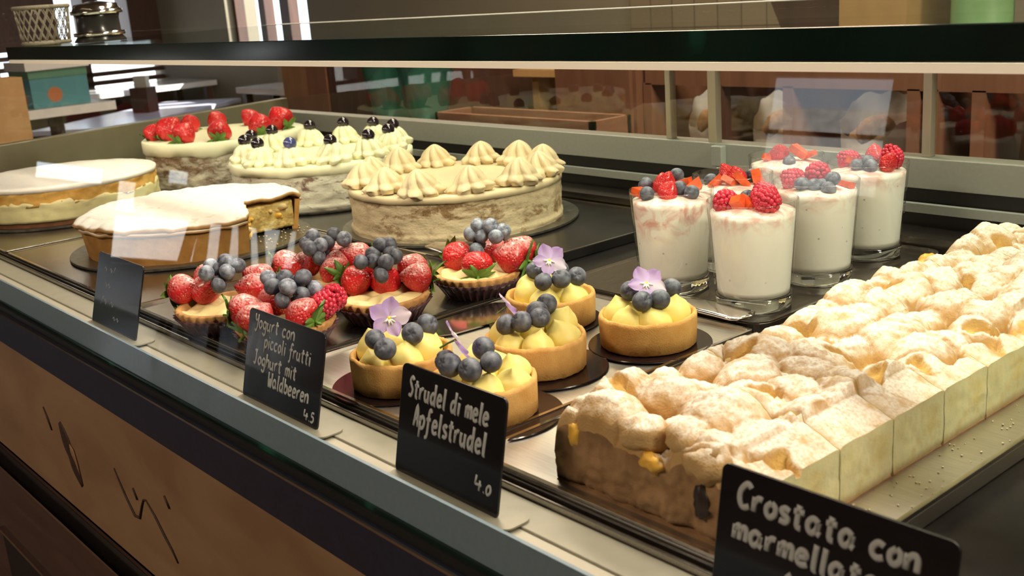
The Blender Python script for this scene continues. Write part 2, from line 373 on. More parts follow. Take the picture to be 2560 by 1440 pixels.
# knot and cracks in the walnut panel
k = MB(); pts = []
for i in range(15):
    t = i/14; pts.append((-1.186+.040*t, .3225, -.124-.064*t))
k.tube(pts, [.002+.0135*math.sin(PI*min(1, .06+.9*i/14))**.8*(1-.32*math.exp(-((i-7)/1.6)**2)) for i in range(15)], 10)
k.v = [(x, .3238+(y-.3225)*.12, z) for x, y, z in k.v]; cp(k, 'knot', m_bark, wp, True)
k = MB(); k.tube([(-1.166, .3232, -.142), (-1.157, .3225, -.150), (-1.150, .3228, -.165), (-1.147, .3232, -.178)], [.002, .007, .005, .002], 8)
k.v = [(x, .3232+(y-.323)*.12, z) for x, y, z in k.v]; cp(k, 'knot_chip', wood('pale_split_wood', (.26, .13, .06), (.36, .20, .10)), wp, True)
for pl in ([(-1.030, -.131), (-1.021, -.142), (-1.008, -.156), (-.992, -.170), (-.980, -.168), (-.969, -.152), (-.962, -.143), (-.955, -.141)], [(-.955, -.141), (-.937, -.152), (-.922, -.165), (-.908, -.176), (-.899, -.186)],
           [(-1.235, -.118), (-1.225, -.130), (-1.219, -.142)], [(-.985, -.138), (-.978, -.148)], [(-.905, -.120), (-.897, -.130)]):
    k = MB(); n = len(pl); k.tube([(x, .3236, z) for x, z in pl], [.0005+.0011*math.sin(PI*(i+.5)/n) for i in range(n)], 6); cp(k, 'crack', m_bark, wp, True)
b = MB(); b.box(XL, XR, .350, .37, -.268, -.228); cp(b, 'recess', m_darkwood)
b = MB(); b.box(XL, XR, .326, .35, -.90, -.272); dp = cp(b, 'lower_panel', m_panel2)
b = MB(); b.box(XL, XR, .3235, .345, -.2745, -.2705); cp(b, 'panel_edge', m_bright, dp)
b = MB(); b.box(-1.56, -1.18, .322, .330, -.50, -.387); cp(b, 'handle_recess', m_black, dp)
b = MB(); b.box(-1.56, -1.18, .318, .328, -.387, -.382); b.box(-1.18, -1.176, .318, .328, -.50, -.382); cp(b, 'handle_edge', m_bright, dp)
b = MB(); b.box(XL, XR, .318, .352, -.060, -.020); sill = cp(b, 'sill', m_navy, bw=.0012)
b = MB(); b.box(XL, XR, .3172, .3192, -.0215, -.0195); cp(b, 'sill_edge', m_bright, sill)
b = MB(); b.box(XL, XR, .322, .352, -.020, -.0135); cp(b, 'gasket', m_black)
# sloping front pane, its grey enamelled bottom band and green lower edge
S8, C8 = math.sin(math.radians(8)), math.cos(math.radians(8))
def fp(d, h): return (.3262+d*C8+h*S8, -.0132-d*S8*.5+h*C8)
b = MB(); h = .75
b.add([(x, *fp(0, hh)) for x in (XL, XR) for hh in (.0, h)], [(0, 2, 3, 1)]); cp(b, 'front_glass', m_pane)
b = MB(); p0, p1, p2, p3 = fp(.0012, .001), fp(.0012, .0265), fp(.004, .0265), fp(.004, .001)
def bar(b, poly, x0=XL, x1=XR):
    n = len(poly); return b.add([(x0, *p) for p in poly]+[(x1, *p) for p in poly], [tuple(range(n)), tuple(range(n, 2*n))[::-1]]+[(i, n+i, n+(i+1) % n, (i+1) % n) for i in range(n)])
bar(b, [p0, p1, p2, p3]); cp(b, 'glass_band', m_band)
b = MB(); bar(b, [fp(-.0012, -.001), fp(-.0012, .0025), fp(.005, .0025), fp(.005, -.001)]); cp(b, 'glass_edge', m_edge)
b = MB(); b.box(XL, XR, .352, .356, -.0135, -.0085); cp(b, 'rail_gasket', m_black)
b = MB(); b.box(XL, XR, .356, .3675, -.016, -.0095); cp(b, 'perforated_strip', m_perf)
b = MB(); b.box(XL, XR, .3675, .394, -.016, -.0078); cp(b, 'price_rail', m_cream, bw=.0008)
b = MB()
for y0, y1, z1 in ((.394, .3965, -.003), (.3990, .4008, -.0015)): b.box(XL, XR, y0, y1, -.016, z1)
cp(b, 'deck_rim', m_tray, bw=.0006)
b = MB(); b.box(XL, XR, .394, 1.125, -.03, -.0115); cp(b, 'deck', m_gloss)
b = MB(); b.box(XL, XR, .352, .394, -.035, -.016); b.box(XL, XR, .37, 1.13, -.9, -.03); cp(b, 'carcass', m_darkwood)
b = MB(); b.prism([(.345, -.03), (1.14, -.03), (1.14, .110), (.52, .094), (.36, .09)], XL-.02, XL); b.v = [(z, x, y) for x, y, z in b.v]; cp(b, 'end_panel', m_olive, bw=.002)
b = MB(); b.add([(XL-.01, .47, .094), (XL-.01, 1.12, .105), (XL-.01, 1.12, .5), (XL-.01, .47, .5)], [(0, 1, 2, 3)]); cp(b, 'end_glass', m_pane)
# glass shelf with green edge and LED lip
b = MB(); b.box(XL+.0, XR, .602, 1.10, .2415, .2615); sh = cp(b, 'glass_shelf', m_shelf)
b = MB(); b.box(XL, XR, .5985, .602, .2405, .2622); cp(b, 'shelf_edge', m_edge, sh, bw=.0008)
b = MB(); b.box(XL, XR, .600, .606, .2345, .2400); cp(b, 'light_strip', m_lip)
b = MB(); b.box(XL, XR, 1.101, 1.14, .236, .262); cp(b, 'rear_top_rail', m_alu)
b = MB(); b.box(XL, XR, .606, .632, .2345, .2412); cp(b, 'light_housing', m_alu)
# rear rail, sliding-door posts and panes
b = MB(); b.box(XL, XR, 1.11, 1.14, .052, .086); rr = cp(b, 'rear_rail', m_alu, bw=.001)
b = MB(); b.box(XL, XR, 1.115, 1.135, -.0115, .052); cp(b, 'rear_kick', m_black)
b = MB(); b.box(XL, XR, 1.104, 1.112, .026, .036); cp(b, 'lower_track', m_alu)
b = MB(); b.box(XL, XR, 1.06, 1.112, -.0115, .010); cp(b, 'rear_step', m_tray)
for x0, x1, y, z0 in ((-.996, -.987, 1.118, .086), (-.918, -.905, 1.112, .066), (-.622, -.612, 1.118, .086)):
    b = MB(); b.box(x0, x1, y, y+.012, z0, .236); cp(b, 'door_post', m_champ, bw=.0006)
b = MB(); b.box(-.905, -.888, 1.10, 1.112, .058, .084); cp(b, 'rail_block', m_alu, rr, bw=.001)
for x0, x1, y in ((XL, -.992, 1.124), (-.99, -.911, 1.118), (-.911, XR, 1.128)):
    b = MB(); b.add([(x0, y, .086), (x1, y, .086), (x1, y, .236), (x0, y, .236)], [(0, 1, 2, 3)]); cp(b, 'sliding_pane', m_pane)
b = MB(); b.box(XL, XR, .40, .44, .72, .75); cp(b, 'top_frame', m_champ)
b = MB(); b.box(XR, XR+.02, .3, 1.14, -.9, .75); cp(b, 'end_post', m_champ)

# ------------------------------------------------------------------ trays and boards
def tray(label, x0, x1, y0, y1, m, r=.004, rim=.0028, z=0, name='pastry_tray', cat='tray'):
    t = thing(name, label, cat, ((x0+x1)/2, (y0+y1)/2, z-.0115))
    a = rrect(x0-(x0+x1)/2, x1-(x0+x1)/2, y0-(y0+y1)/2, y1-(y0+y1)/2, r)
    b = MB(); b.prism(a, 0.0005, .0115); o = b.build('tray_surface', m, t, False); bev(o, .0006)
    b = MB(); n = len(a); ins = [(px*(1-.006/abs(x1-x0)), py*(1-.006/abs(y1-y0))) for px, py in a]
    v = [(px, py, .0115) for px, py in a]+[(px, py, .0115+rim) for px, py in a]+[(px, py, .0115+rim) for px, py in ins]+[(px, py, .0115) for px, py in ins]
    f = [(k*n+i, k*n+(i+1) % n, (k+1)*n+(i+1) % n, (k+1)*n+i) for k in range(3) for i in range(n)]
    b.add(v, f); b.build('tray_rim', m_bright, t, False); return t
tray('steel tray under the strawberry tarts', -1.118, -.818, .402, .725, m_tray)
tray('steel tray under the custard tarts with violas', -.808, -.551, .402, .722, m_steel)
tray('steel tray under the long row of the sugar-dusted apple slab', -.541, -.283, .402, 1.05, m_steel)
tray('steel tray under the side row of the apple slab', -.276, -.120, .722, 1.05, m_steel, rim=.0008)
tray('dark tray with rounded corners under the yogurt tumblers', -.815, -.556, .738, 1.055, m_tray, r=.02, rim=.0012)
tray('dark tray under the apple pie with the missing slice', -1.56, -1.128, .402, .725, m_tray, rim=.0006)
tray('dark tray under the white iced cheesecake', -2.03, -1.575, .402, .725, m_tray, rim=.0006)
tray('black plate under the back row of round cakes', -2.04, -.90, .729, 1.055, m_gloss, rim=.0006)
def disc(name, label, c, r, h, m, z=.0, lip=.0, group=None, cat='cake board'):
    b = MB(); b.lathe([(0, 0), (r, 0), (r+.0004, h*.5), (r, h), (r-.004, h-lip), (0, h-lip)], 72)
    o = b.build(name, m, None, True, (c[0], c[1], z), auto=40); return tag(o, label, cat, group)
disc('cake_board', 'round foil board under the coffee cream cake', (-1.155, .876), .160, .003, m_foil, .0010, .001)
disc('cake_board', 'round foil board under the cream cake with glazed berries', (-1.509, .879), .158, .003, m_foil, .0010, .001)
disc('cake_board', 'round foil board under the strawberry topped sponge cake', (-1.873, .892), .157, .003, m_foil, .0010, .001)
disc('cake_board', 'round foil board under the apple pie', (-1.373, .588), .156, .003, m_foil, .0010, .001)
disc('cake_board', 'round foil board under the white iced cheesecake', (-1.806, .573), .157, .003, m_foil, .0010, .001)

# ------------------------------------------------------------------ berries, rosettes, flowers (shared meshes)
def blueb(name, m, seed, lobes=True):
    rnd = random.Random(seed); sx = .93+.12*rnd.random()
    def f(d):
        k = 1+.02*noise.noise(d*2+Vector((seed, 0, 0)))
        t = math.acos(max(-1, min(1, d.z)))
        if t < .55:
            a = math.atan2(d.y, d.x); star = .40+.10*math.cos(5*a)
            if t < star: k -= .14*(1-(t/star)**2)
            else: k += .035*math.exp(-((t-star)/.09)**2)
        return k
    b = MB()
    def p(i, j):
        a = 2*PI*i/26; t = PI*(j/21)**1.25
        d = Vector((math.cos(a)*math.sin(t), math.sin(a)*math.sin(t), math.cos(t))); k = f(d)
        return (d.x*.0074*sx*k, d.y*.0074*k, d.z*.0068*k)
    b.grid(26, 22, p, cu=True, flip=True); return b.mesh(name, m)
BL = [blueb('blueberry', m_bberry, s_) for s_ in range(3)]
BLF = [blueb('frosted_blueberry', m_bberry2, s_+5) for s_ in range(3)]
def smooth_berry(name, m):
    b = MB(); b.sphere((0, 0, 0), (.0078, .0078, .0074), 20, 14); return b.mesh(name, m)
GLZ = smooth_berry('glazed_blueberry', m_glaze); GLZB = smooth_berry('pale_glazed_blueberry', m_glaze_b)
def straw_mesh(name, m, seed, L=.030, R=.0142):
    b = MB(); nu, nv = 32, 26
    def p(i, j):
        a = 2*PI*i/nu; t = j/(nv-1)
        r = R*(math.sin(PI*min(1, (.10+.90*t))**.70))**.72 if 0 < t < 1 else 0
        r = R*max(0, math.sin(PI*(t**.68)))**.75
        r *= 1+.10*noise.noise(Vector((math.cos(a)*1.3, math.sin(a)*1.3, t*2.5+seed*7)))
        return (r*math.cos(a), r*math.sin(a), L*(t-.42))
    b.grid(nu, nv, p, cu=True); return b.mesh(name, m)
SW = [straw_mesh('strawberry', m_straw, s_) for s_ in range(3)]
SWD = [straw_mesh('sugared_strawberry', m_strawd, s_+4) for s_ in range(3)]
def calyx_mesh(seed):
    rnd = random.Random(seed); b = MB(); n = 8
    for k in range(n):
        a = 2*PI*k/n+rnd.uniform(-.25, .25); L = .0125*rnd.uniform(.75, 1.25); lift = rnd.uniform(-.7, .6); w0 = .0030*rnd.uniform(.8, 1.2)
        def p(i, j, a=a, L=L, lift=lift, w0=w0):
            s_ = i/6; wv = w0*math.sin(PI*min(1, s_*.86+.14))**.8*(j-2)/2
            rr = .001+L*s_; z = lift*L*s_*s_*.9-.0012*abs(j-2)/2*-1
            return (rr*math.cos(a)-wv*math.sin(a), rr*math.sin(a)+wv*math.cos(a), -.0022+z)
        b.grid(7, 5, p)
    b.tube([(0, 0, -.001), (0, 0, -.004), (.001, 0, -.007)], [.0013, .001, .0009], 6)
    return b.mesh('leaves', m_leaf)
CAL = [calyx_mesh(s_) for s_ in range(3)]
def rasp_mesh(name):
    b = MB(); rnd = random.Random(3); L = .021
    for j in range(8):
        t = j/7; r = .0098*math.sin(PI*(t*.80+.16))**.7; n = max(1, int(2*PI*r/.0043))
        for k in range(n):
            a = 2*PI*(k+.5*(j % 2))/n; q = .0027*rnd.uniform(.9, 1.12)
            b.sphere((r*math.cos(a), r*math.sin(a), L*(t-.45)), (q, q, q), 10, 7)
    return b.mesh(name, m_rasp)
RASP = rasp_mesh('raspberry')
def rosette_mesh(name, m, seed, R=.0215, H=.030, lobes=9, e1=1.9, e2=.68):
    rnd = random.Random(seed); b = MB(); nu, nv = 108, 34; ph = rnd.random()*6; tw = rnd.uniform(.25, .7)*rnd.choice((1, 1, -1)); tilt = rnd.uniform(-.003, .003)
    def p(i, j):
        a = 2*PI*i/nu; t = j/(nv-1)
        base = (1-t**e1)**e2*(.90+.20*math.sin(min(1, t*2.6)*PI))
        lobe = abs(math.cos(.5*lobes*(a+tw*t)+ph))**.75; lobe = min(1, lobe*1.08)
        amp = .26+.12*(1-t)+(.06 if t < .16 else 0)
        r = R*base*1.1*(1-amp*(1-lobe)+.03*noise.noise(Vector((math.cos(a)*6, math.sin(a)*6, t*7+seed*3)))+.06*noise.noise(Vector((math.cos(a)*2, math.sin(a)*2, t*3+seed*3))))
        z = H*t
        if t < .16: z += .0022*math.cos(lobes*(a+tw*t)+ph)*math.sin(PI*t/.16)
        r = max(r, .0002)
        return (r*math.cos(a)+tilt*t, r*math.sin(a), z)
    b.grid(nu, nv, p, cu=True); return b.mesh(name, m)
ROSC = [rosette_mesh('cream_rosette', m_coffee, s_, .0235, .030, 7) for s_ in range(4)]
ROSW = [rosette_mesh('cream_rosette', m_white, s_+9, .0205, .027, 7, 2.4, .56) for s_ in range(4)]
def dollop_mesh(seed):
    b = MB(); rnd = random.Random(seed); bx, by = rnd.uniform(-.003, .003), rnd.uniform(-.003, .003)
    def p(i, j):
        a = 2*PI*i/26; t = j/19; r = .0142*math.sin(PI*min(1, .30+.70*t))**.85 if t < 1 else 0
        if t > .72: r *= 1-.35*((t-.72)/.28)**.6
        r *= 1+.05*noise.noise(Vector((math.cos(a)*1.5, math.sin(a)*1.5, t*2+seed*5)))
        if t > .8: r *= 1+.25*noise.noise(Vector((math.cos(a)*3, math.sin(a)*3, t*9+seed*5)))
        return (r*math.cos(a)+bx*t*t, r*math.sin(a)+by*t*t, -.010+.025*t)
    b.grid(26, 20, p, cu=True); return b.mesh('custard_dollop', m_custard)
DOL = [dollop_mesh(s_) for s_ in range(4)]
def petal_mesh(name, m, L, W, cup, seed):
    b = MB()
    def p(i, j):
        s_ = i/12; u = (j-6)/6; wv = W*(math.sin(PI*min(.999, s_**1.35*.90+.03)))**.62
        return (wv*u, L*(s_*(1-.12*u*u)), cup*L*(s_*s_*.5-.25*s_)+.0010*math.sin(u*4+seed)*s_+.0015*u*u*s_)
    b.grid(13, 13, p); return b.mesh(name, m)
PET = [petal_mesh('petal', m_pet, .0150, .0062, .45, 0), petal_mesh('petal', m_pet, .0135, .0052, .15, 2), petal_mesh('pale_petal', m_pet2, .0150, .0064, -.35, 1)]
def viola(par, loc, axis, spin=0, scale=1.0):
    f = MB(); f.sphere((0, 0, .0008), (.0018, .0018, .0012), 10, 7); f.tube([(0, 0, 0), (0, -.001, -.006), (.001, -.001, -.012)], .0007, 6, mi=1)
    fl = f.build('viola', [m_pety, m_stem], par); fl.location = loc; fl.rotation_euler = aim(axis, spin); fl.scale = (scale,)*3
    for k, (a, me, z) in enumerate(((33, 0, -.0008), (-33, 0, -.0014), (103, 1, 0), (-103, 2, .0002), (180, 1, .0006))):
        put('petal', PET[me], fl, (0, 0, z), (0, 0, math.radians(a)), 1.05)
    hb = MB()
    for a in (100, -100, 180, 150, -150):
        a = math.radians(a); hb.tube([(.001*-math.sin(a), .001*math.cos(a), .0012), (.005*-math.sin(a), .005*math.cos(a), .0012)], [.0011, .0004], 5)
    hb.build('petal_heart', m_petw, fl)
    return fl
def ff(v): return Vector(v)

# ------------------------------------------------------------------ strawberry tarts
nfl = 30
def tart_shell(fl=True):
    b = MB(); n = nfl*6
    def fn(a, j, r, z):
        if j in (1, 2, 3): r *= 1+.022*math.cos(nfl*a)*(1 if j > 1 else .6)
        if j in (3, 4): z += .0012*noise.noise(Vector((math.cos(a)*3, math.sin(a)*3, j)))+.0006*noise.noise(Vector((math.cos(a)*11, math.sin(a)*11, j)))
        return r, z
    b.lathe([(0, 0), (.033, 0), (.0395, .0115), (.0455, .0215), (.0435, .0232), (.0395, .0225), (.036, .014), (0, .012)], n, fn=fn)
    return b.mesh('pastry_shell', m_flute)
def liner():
    b = MB(); n = 200
    def fn(a, j, r, z):
        if j > 0: r *= 1+.03*math.cos(34*a)*(j/3)
        return r, z
    b.lathe([(0, -.0006), (.034, -.0006), (.0408, .0100), (.0468, .0170), (.0462, .0172), (.040, .0098), (.0335, .0)], n, fn=fn); return b.mesh('paper_liner', m_liner)
def custard_bed(seed):
    b = MB()
    def p(i, j):
        a = 2*PI*i/60; r = .0405*(j/14)
        z = .0225+.0065*noise.noise(Vector((r*math.cos(a)*75, r*math.sin(a)*75, seed*3.1)))-.004*(j/14)**4
        return (r*math.cos(a), r*math.sin(a), z)
    b.grid(60, 15, p, cu=True); return b.mesh('custard', m_custard2)
SHELL, LINER = tart_shell(), liner()
ST = {
 'a': ((-.967, .434), 'sugared strawberry tart with the darkest crust, beside the blank grey sign', [(-.034,-.020,.040,1),(-.020,-.004,.038,1),(.010,.026,.037,1),(.004,.036,.043,1),(-.040,.008,.042,1)], [(-.004,-.010,.055),(-.008,.006,.055),(-.006,.012,.062),(-.016,.001,.058),(.007,.018,.058),(.001,.010,.061),(.008,.006,.055)], 1, []),
 'b': ((-.8635, .445), 'strawberry tart with raspberries behind the yogurt sign', [(-.024,-.022,.037,1),(-.027,.006,.036,1),(.022,.004,.034,1),(.002,-.026,.033,1)], [(-.018,-.002,.060),(-.004,-.006,.055),(-.010,.010,.058),(.013,.000,.056),(.010,.018,.060),(.003,.016,.054),(.014,.026,.048),(.018,.010,.047)], 1, [(.030,.024,.036),(.028,.036,.040)]),
 'c': ((-.978, .552), 'sugared strawberry tart behind two others, topped with a frosted blueberry pile', [(-.026,-.020,.038,1),(-.020,-.002,.035,1),(.004,.018,.036,1),(.014,.032,.040,1),(.020,.002,.034,1),(-.012,.030,.038,1)], [(-.014,.004,.063),(.005,.018,.064),(.004,.010,.057),(.014,.024,.059),(-.015,-.004,.056),(.004,-.012,.055),(.006,.000,.056)], 1, []),
 'd': ((-.860, .550), 'glossy strawberry tart with two leafy berries facing the viola tarts', [(-.028,-.008,.036,0),(-.010,.010,.034,0),(.014,.028,.038,1),(-.004,.036,.042,1),(-.030,.016,.040,0)], [(-.010,.010,.068),(-.006,.017,.067),(.000,.014,.061),(-.013,.002,.060),(-.011,-.014,.056),(-.008,-.002,.055),(.008,.002,.055),(.006,.014,.058)], 0, []),
 'e': ((-.852, .662), 'strawberry tart nearest the coffee cake, with a tall frosted blueberry heap', [(-.026,.000,.036,0),(.010,-.008,.036,0),(.026,.020,.039,1),(.022,.036,.041,1),(-.016,.030,.038,1)], [(-.013,.005,.058),(-.007,.011,.066),(.008,.015,.067),(-.002,.010,.057),(.016,.014,.057),(.016,.024,.061)], 2, []),
}
def rotz(v, a): return v
for key, (c, lab, sws, bls, fro, rsp) in ST.items():
    t = thing('strawberry_tart', lab, 'tart', (c[0], c[1], .001), 0, 'strawberry tarts in paper liners')
    put('pastry_shell', SHELL, t, rot=(0, 0, random.random())); put('paper_liner', LINER, t, rot=(0, 0, random.random()))
    custard_b = put('custard', custard_bed(ord(key)), t)
    for i, (x, y, z, d) in enumerate(sws):
        o = Vector((x, y, 0)).normalized(); ax = Vector((-o.x*.85, -o.y*.85, .62 if i % 2 else .22))
        # leaves turned to the rim and slightly down, tip to the middle
        s_ = put('strawberry', (SWD if d else SW)[i % 3], t, (x+o.x*.004, y+o.y*.004, z-.0035), aim(ax, random.random()*6), random.uniform(1.08, 1.22))
        put('leaves', CAL[i % 3], s_, (0, 0, -.0113), (0, 0, random.random()*6), 1.2)
    for i, (x, y, z) in enumerate(bls):
        put('blueberry', (BLF if fro == 2 or (fro == 1 and i % 3 == 0) else BL)[i % 3], t, (x, y, z), (random.uniform(-1.3, 1.3), random.uniform(-1.3, 1.3), 0), random.uniform(1.04, 1.16))
    # berries that carry the heap
    for i, (x, y, z) in enumerate(((0, 0, .044), (-.010, .012, .046), (.010, -.006, .044))):
        put('blueberry', BL[i % 3], t, (x, y, z), (i, 1, 0))
    for (x, y, z) in rsp: put('raspberry', RASP, t, (x, y, z), (.6, random.random(), random.random()*3), 1.05)

# ------------------------------------------------------------------ custard tarts with violas
def round_shell(seed):
    b = MB(); n = 150
    def fn(a, j, r, z):
        q = Vector((math.cos(a)*2.4, math.sin(a)*2.4, seed))
        if j >= 2: z += .0017*noise.noise(q)*(1 if j in (3, 4, 5) else .5)+.0009*noise.noise(q*7)
        r += .0005*noise.noise(q*2+Vector((0, 0, j*.2)))
        return r, z
    b.lathe([(0, 0), (.0385, 0), (.0402, .001), (.0408, .012), (.0412, .024), (.0405, .0268), (.0385, .0272), (.0370, .0255), (.0362, .014), (.0355, .010), (0, .009)], n, fn=fn)
    return b.mesh('pastry_shell', m_tart)
RS = [round_shell(i*3.3) for i in range(3)]
def bed(seed):
    b = MB()
    def p(i, j):
        a = 2*PI*i/40; r = .0358*(j/9); return (r*math.cos(a), r*math.sin(a), .0185+.003*noise.noise(Vector((r*math.cos(a)*80, r*math.sin(a)*80, seed))))
    b.grid(40, 10, p, cu=True); return b.mesh('custard', m_custard)
CT = {
 'C1': ((-.6915, .4531), 'custard tart in shadow between the yogurt and strudel signs', [(.020,-.027,.039),(.004,-.025,.043),(.019,.000,.044),(.010,.021,.044)], [(-.016,.004,.034),(.020,-.008,.030),(.014,.013,.034),(-.004,-.025,.024),(-.022,-.012,.033),(-.006,.024,.032)], ((.004,-.010,.056), (.72,-.55,.42), .4, 1.12)),
 'C2': ((-.5918, .4545), 'custard tart mostly behind the strudel sign, viola turned sideways', [(-.002,.006,.046),(.021,-.006,.044),(.013,-.019,.040),(-.004,-.024,.041),(-.014,-.020,.041)], [(-.020,.010,.034),(-.004,.018,.032),(.010,.022,.032),(.024,.010,.028),(.020,-.010,.026),(.004,-.004,.030),(-.018,-.010,.028)], ((-.010,-.012,.056), (.35,.85,.42), 2.6, 1.1)),
 'C3': ((-.632, .5439), 'custard tart in the middle of its tray, viola seen edge on', [(.006,-.018,.043),(.014,-.006,.045),(-.004,.018,.047),(-.006,-.024,.040),(.000,.004,.045)], [(-.006,-.024,.026),(.018,-.012,.028),(.020,.012,.031),(.004,.026,.036),(-.022,-.016,.031),(-.016,.010,.034)], ((-.014,-.014,.052), (.30,.80,.55), 2.2, 1.0)),
 'C4': ((-.7121, .6344), 'custard tart with an open viola nearest the strawberry tarts', [(-.017,-.002,.045),(.012,-.018,.043),(.022,-.005,.044),(.022,.014,.042),(.004,.010,.046)], [(-.014,-.015,.032),(.012,-.017,.029),(.021,.008,.028),(-.024,-.002,.034),(-.008,.018,.034),(.006,.002,.034)], ((.006,-.004,.058), (.70,-.48,.55), -.3, 1.08)),
 'C5': ((-.5995, .6416), 'custard tart standing alone in front of the yogurt tumblers', [(-.010,-.009,.045),(.012,-.018,.042),(.020,-.006,.042),(.012,.018,.045)], [(-.018,-.016,.031),(.000,-.022,.028),(.018,-.010,.029),(.018,.014,.032),(-.020,.008,.032),(-.002,.018,.034)], ((.006,-.006,.053), (.55,-.40,.74), -.25, 1.1)),
}
BD = {'C1': (.0515, 'dark round board under the shaded custard tart by the yogurt sign'), 'C2': (.052, 'dark round board behind the strudel sign'), 'C3': (.052, 'dark round board under the middle custard tart'),
      'C4': (.052, 'dark round board under the custard tart nearest the strawberry tarts'), 'C5': (.052, 'dark round board under the custard tart before the tumblers')}
for n_i, (key, (c, lab, bls, dls, vi)) in enumerate(CT.items()):
    off = {'C1': (-.006, -.003), 'C2': (.008, .002), 'C3': (.006, .002), 'C4': (-.008, -.001), 'C5': (.0, .002)}[key]
    disc('tart_board', BD[key][1], (c[0]+off[0], c[1]+off[1]), BD[key][0], .0012, m_board, .0005+.0003*n_i, .0002, 'dark boards under the custard tarts', 'tart board')
    t = thing('custard_tart', lab, 'tart', (c[0], c[1], .0022+.0003*n_i), 0, 'custard tarts with violas')
    put('pastry_shell', RS[n_i % 3], t, rot=(0, 0, n_i*1.3)); put('custard', bed(n_i), t)
    for i, (x, y, z) in enumerate(dls):
        o = Vector((x, y, 0)); put('custard_dollop', DOL[(i+n_i) % 4], t, (x, y, z-.004), (-y*12, x*12, i*1.7), random.uniform(.92, 1.05))
    for i, (x, y, z) in enumerate(bls):
        put('blueberry', BL[i % 3], t, (x, y, z), (random.uniform(-1.2, 1.2), random.uniform(-1.2, 1.2), 0), random.uniform(1.12, 1.24))
    viola(t, *vi)

# ------------------------------------------------------------------ round cakes
def cake_side(name, m, c, r, h, seed, parent, amp=.0012, lip=.002, z0=.0):
    b = MB(); nz = 26
    def fn(a, j, rr, z):
        q = Vector((math.cos(a)*3, math.sin(a)*3, z*40+seed))
        d = amp*noise.noise(q)+amp*1.1*noise.noise(Vector((math.cos(a)*9, math.sin(a)*9, z*110+seed)))+amp*.5*noise.noise(Vector((math.cos(a)*22, math.sin(a)*22, z*250)))
        # spread ridges of the palette knife and the thicker foot
        d += lip*math.exp(-((z-.006-.002*noise.noise(Vector((math.cos(a)*2, math.sin(a)*2, seed))))/.0016)**2)
        if z < .005: d += lip*.6
        return rr+d, z
    b.lathe([(r, h*j/(nz-1)) for j in range(nz)], 220, fn=fn)
    return b.build(name, m, parent)
def cake_top(name, m, r, z0, z1, seed, parent, over=.002, wav=.004, drop=.0):
    b = MB()
    def fn(a, j, rr, z):
        if j == 0: z += wav*noise.noise(Vector((math.cos(a)*2.2, math.sin(a)*2.2, seed)))+wav*.35*noise.noise(Vector((math.cos(a)*9, math.sin(a)*9, seed)))
        if j in (1, 2): rr += .0008*noise.noise(Vector((math.cos(a)*6, math.sin(a)*6, seed+j)))
        if j > 2: z += .0007*noise.noise(Vector((math.cos(a)*rr*60, math.sin(a)*rr*60, seed)))
        return rr, z
    b.lathe([(r-.0005, z0), (r+over, z0+.001), (r+over, z1-.0015), (r+over-.0025, z1), (r*.86, z1-.0005), (r*.6, z1-.0003), (r*.3, z1), (0, z1)], 160, fn=fn)
    return b.build(name, m, parent)
def ring(t, meshes, rad, z, a0, n, skip=(), sc_=1.0, top=None):
    out = []
    for k in range(n):
        if k in skip: continue
        a = math.radians(a0+360*k/n)+random.uniform(-.03, .03); rr = rad+random.uniform(-.003, .003)
        o = put('cream_rosette', meshes[k % len(meshes)], t, (rr*math.cos(a), rr*math.sin(a), z), (random.uniform(-.08, .08), random.uniform(-.08, .08), random.random()*6), sc_*random.uniform(.95, 1.06))
        out.append((o, rr*math.cos(a), rr*math.sin(a)))
    return out
t = thing('cream_cake', 'coffee cream cake with a bare beige top and a ring of twelve tan rosettes', 'cake', (-1.157, .873, .003), 0, 'round cakes in the back row')
cake_side('cake_side', m_side_coffee, 0, .1415, .0555, 1.0, t); cake_top('cream_top', m_coffee, .1415, .048, .0575, 1, t, .0022, .003)
ring(t, ROSC, .1195, .0565, 3, 12, sc_=1.12)
t = thing('cream_cake', 'white cream cake whose rosettes each carry one dark glazed berry', 'cake', (-1.509, .879, .003), 0, 'round cakes in the back row')
cake_side('cake_side', m_side_blue, 0, .1420, .060, 4.0, t, .0014); cake_top('cream_top', m_white, .1420, .0515, .066, 2, t, .0022, .008)
for i, (o, x, y) in enumerate(ring(t, ROSW, .117, .0645, 8, 12, sc_=1.22)):
    put('glazed_berry', GLZB if i in (10,) else GLZ, t, (x+.001, y-.001, .065+.0335), None, 1.3)
t = thing('strawberry_cake', 'brown sponge cake with a pale cream cap and scattered strawberries, furthest in the row', 'cake', (-1.873, .892, .003), 0, 'round cakes in the back row')
cake_side('cake_side', m_side_straw, 0, .1430, .064, 7.0, t, .0022, .0005); cake_top('cream_top', m_white, .1430, .056, .078, 3, t, .003, .010)
for i, (a, rr, s_, d) in enumerate(((248, .122, 1.05, .3), (262, .098, 1.45, 0), (299, .115, 1.25, .6), (195, .092, 1.2, .1), (160, .105, 1.15, .1), (331, .112, 1.25, 1.0), (125, .108, 1.1, .1), (12, .105, 1.3, .7), (48, .108, 1.45, .2), (75, .11, 1.2, 0), (215, .116, 1.05, .2))):
    a = math.radians(a); o = put('strawberry', SW[i % 3], t, (rr*math.cos(a), rr*math.sin(a), .0780+.012*s_), aim((math.cos(a+2.4+d*.6)*.7, math.sin(a+2.4+d*.6)*.7, .75)), s_*1.15)
    put('leaves', CAL[i % 3], o, (0, 0, -.0113), None, 1.1)
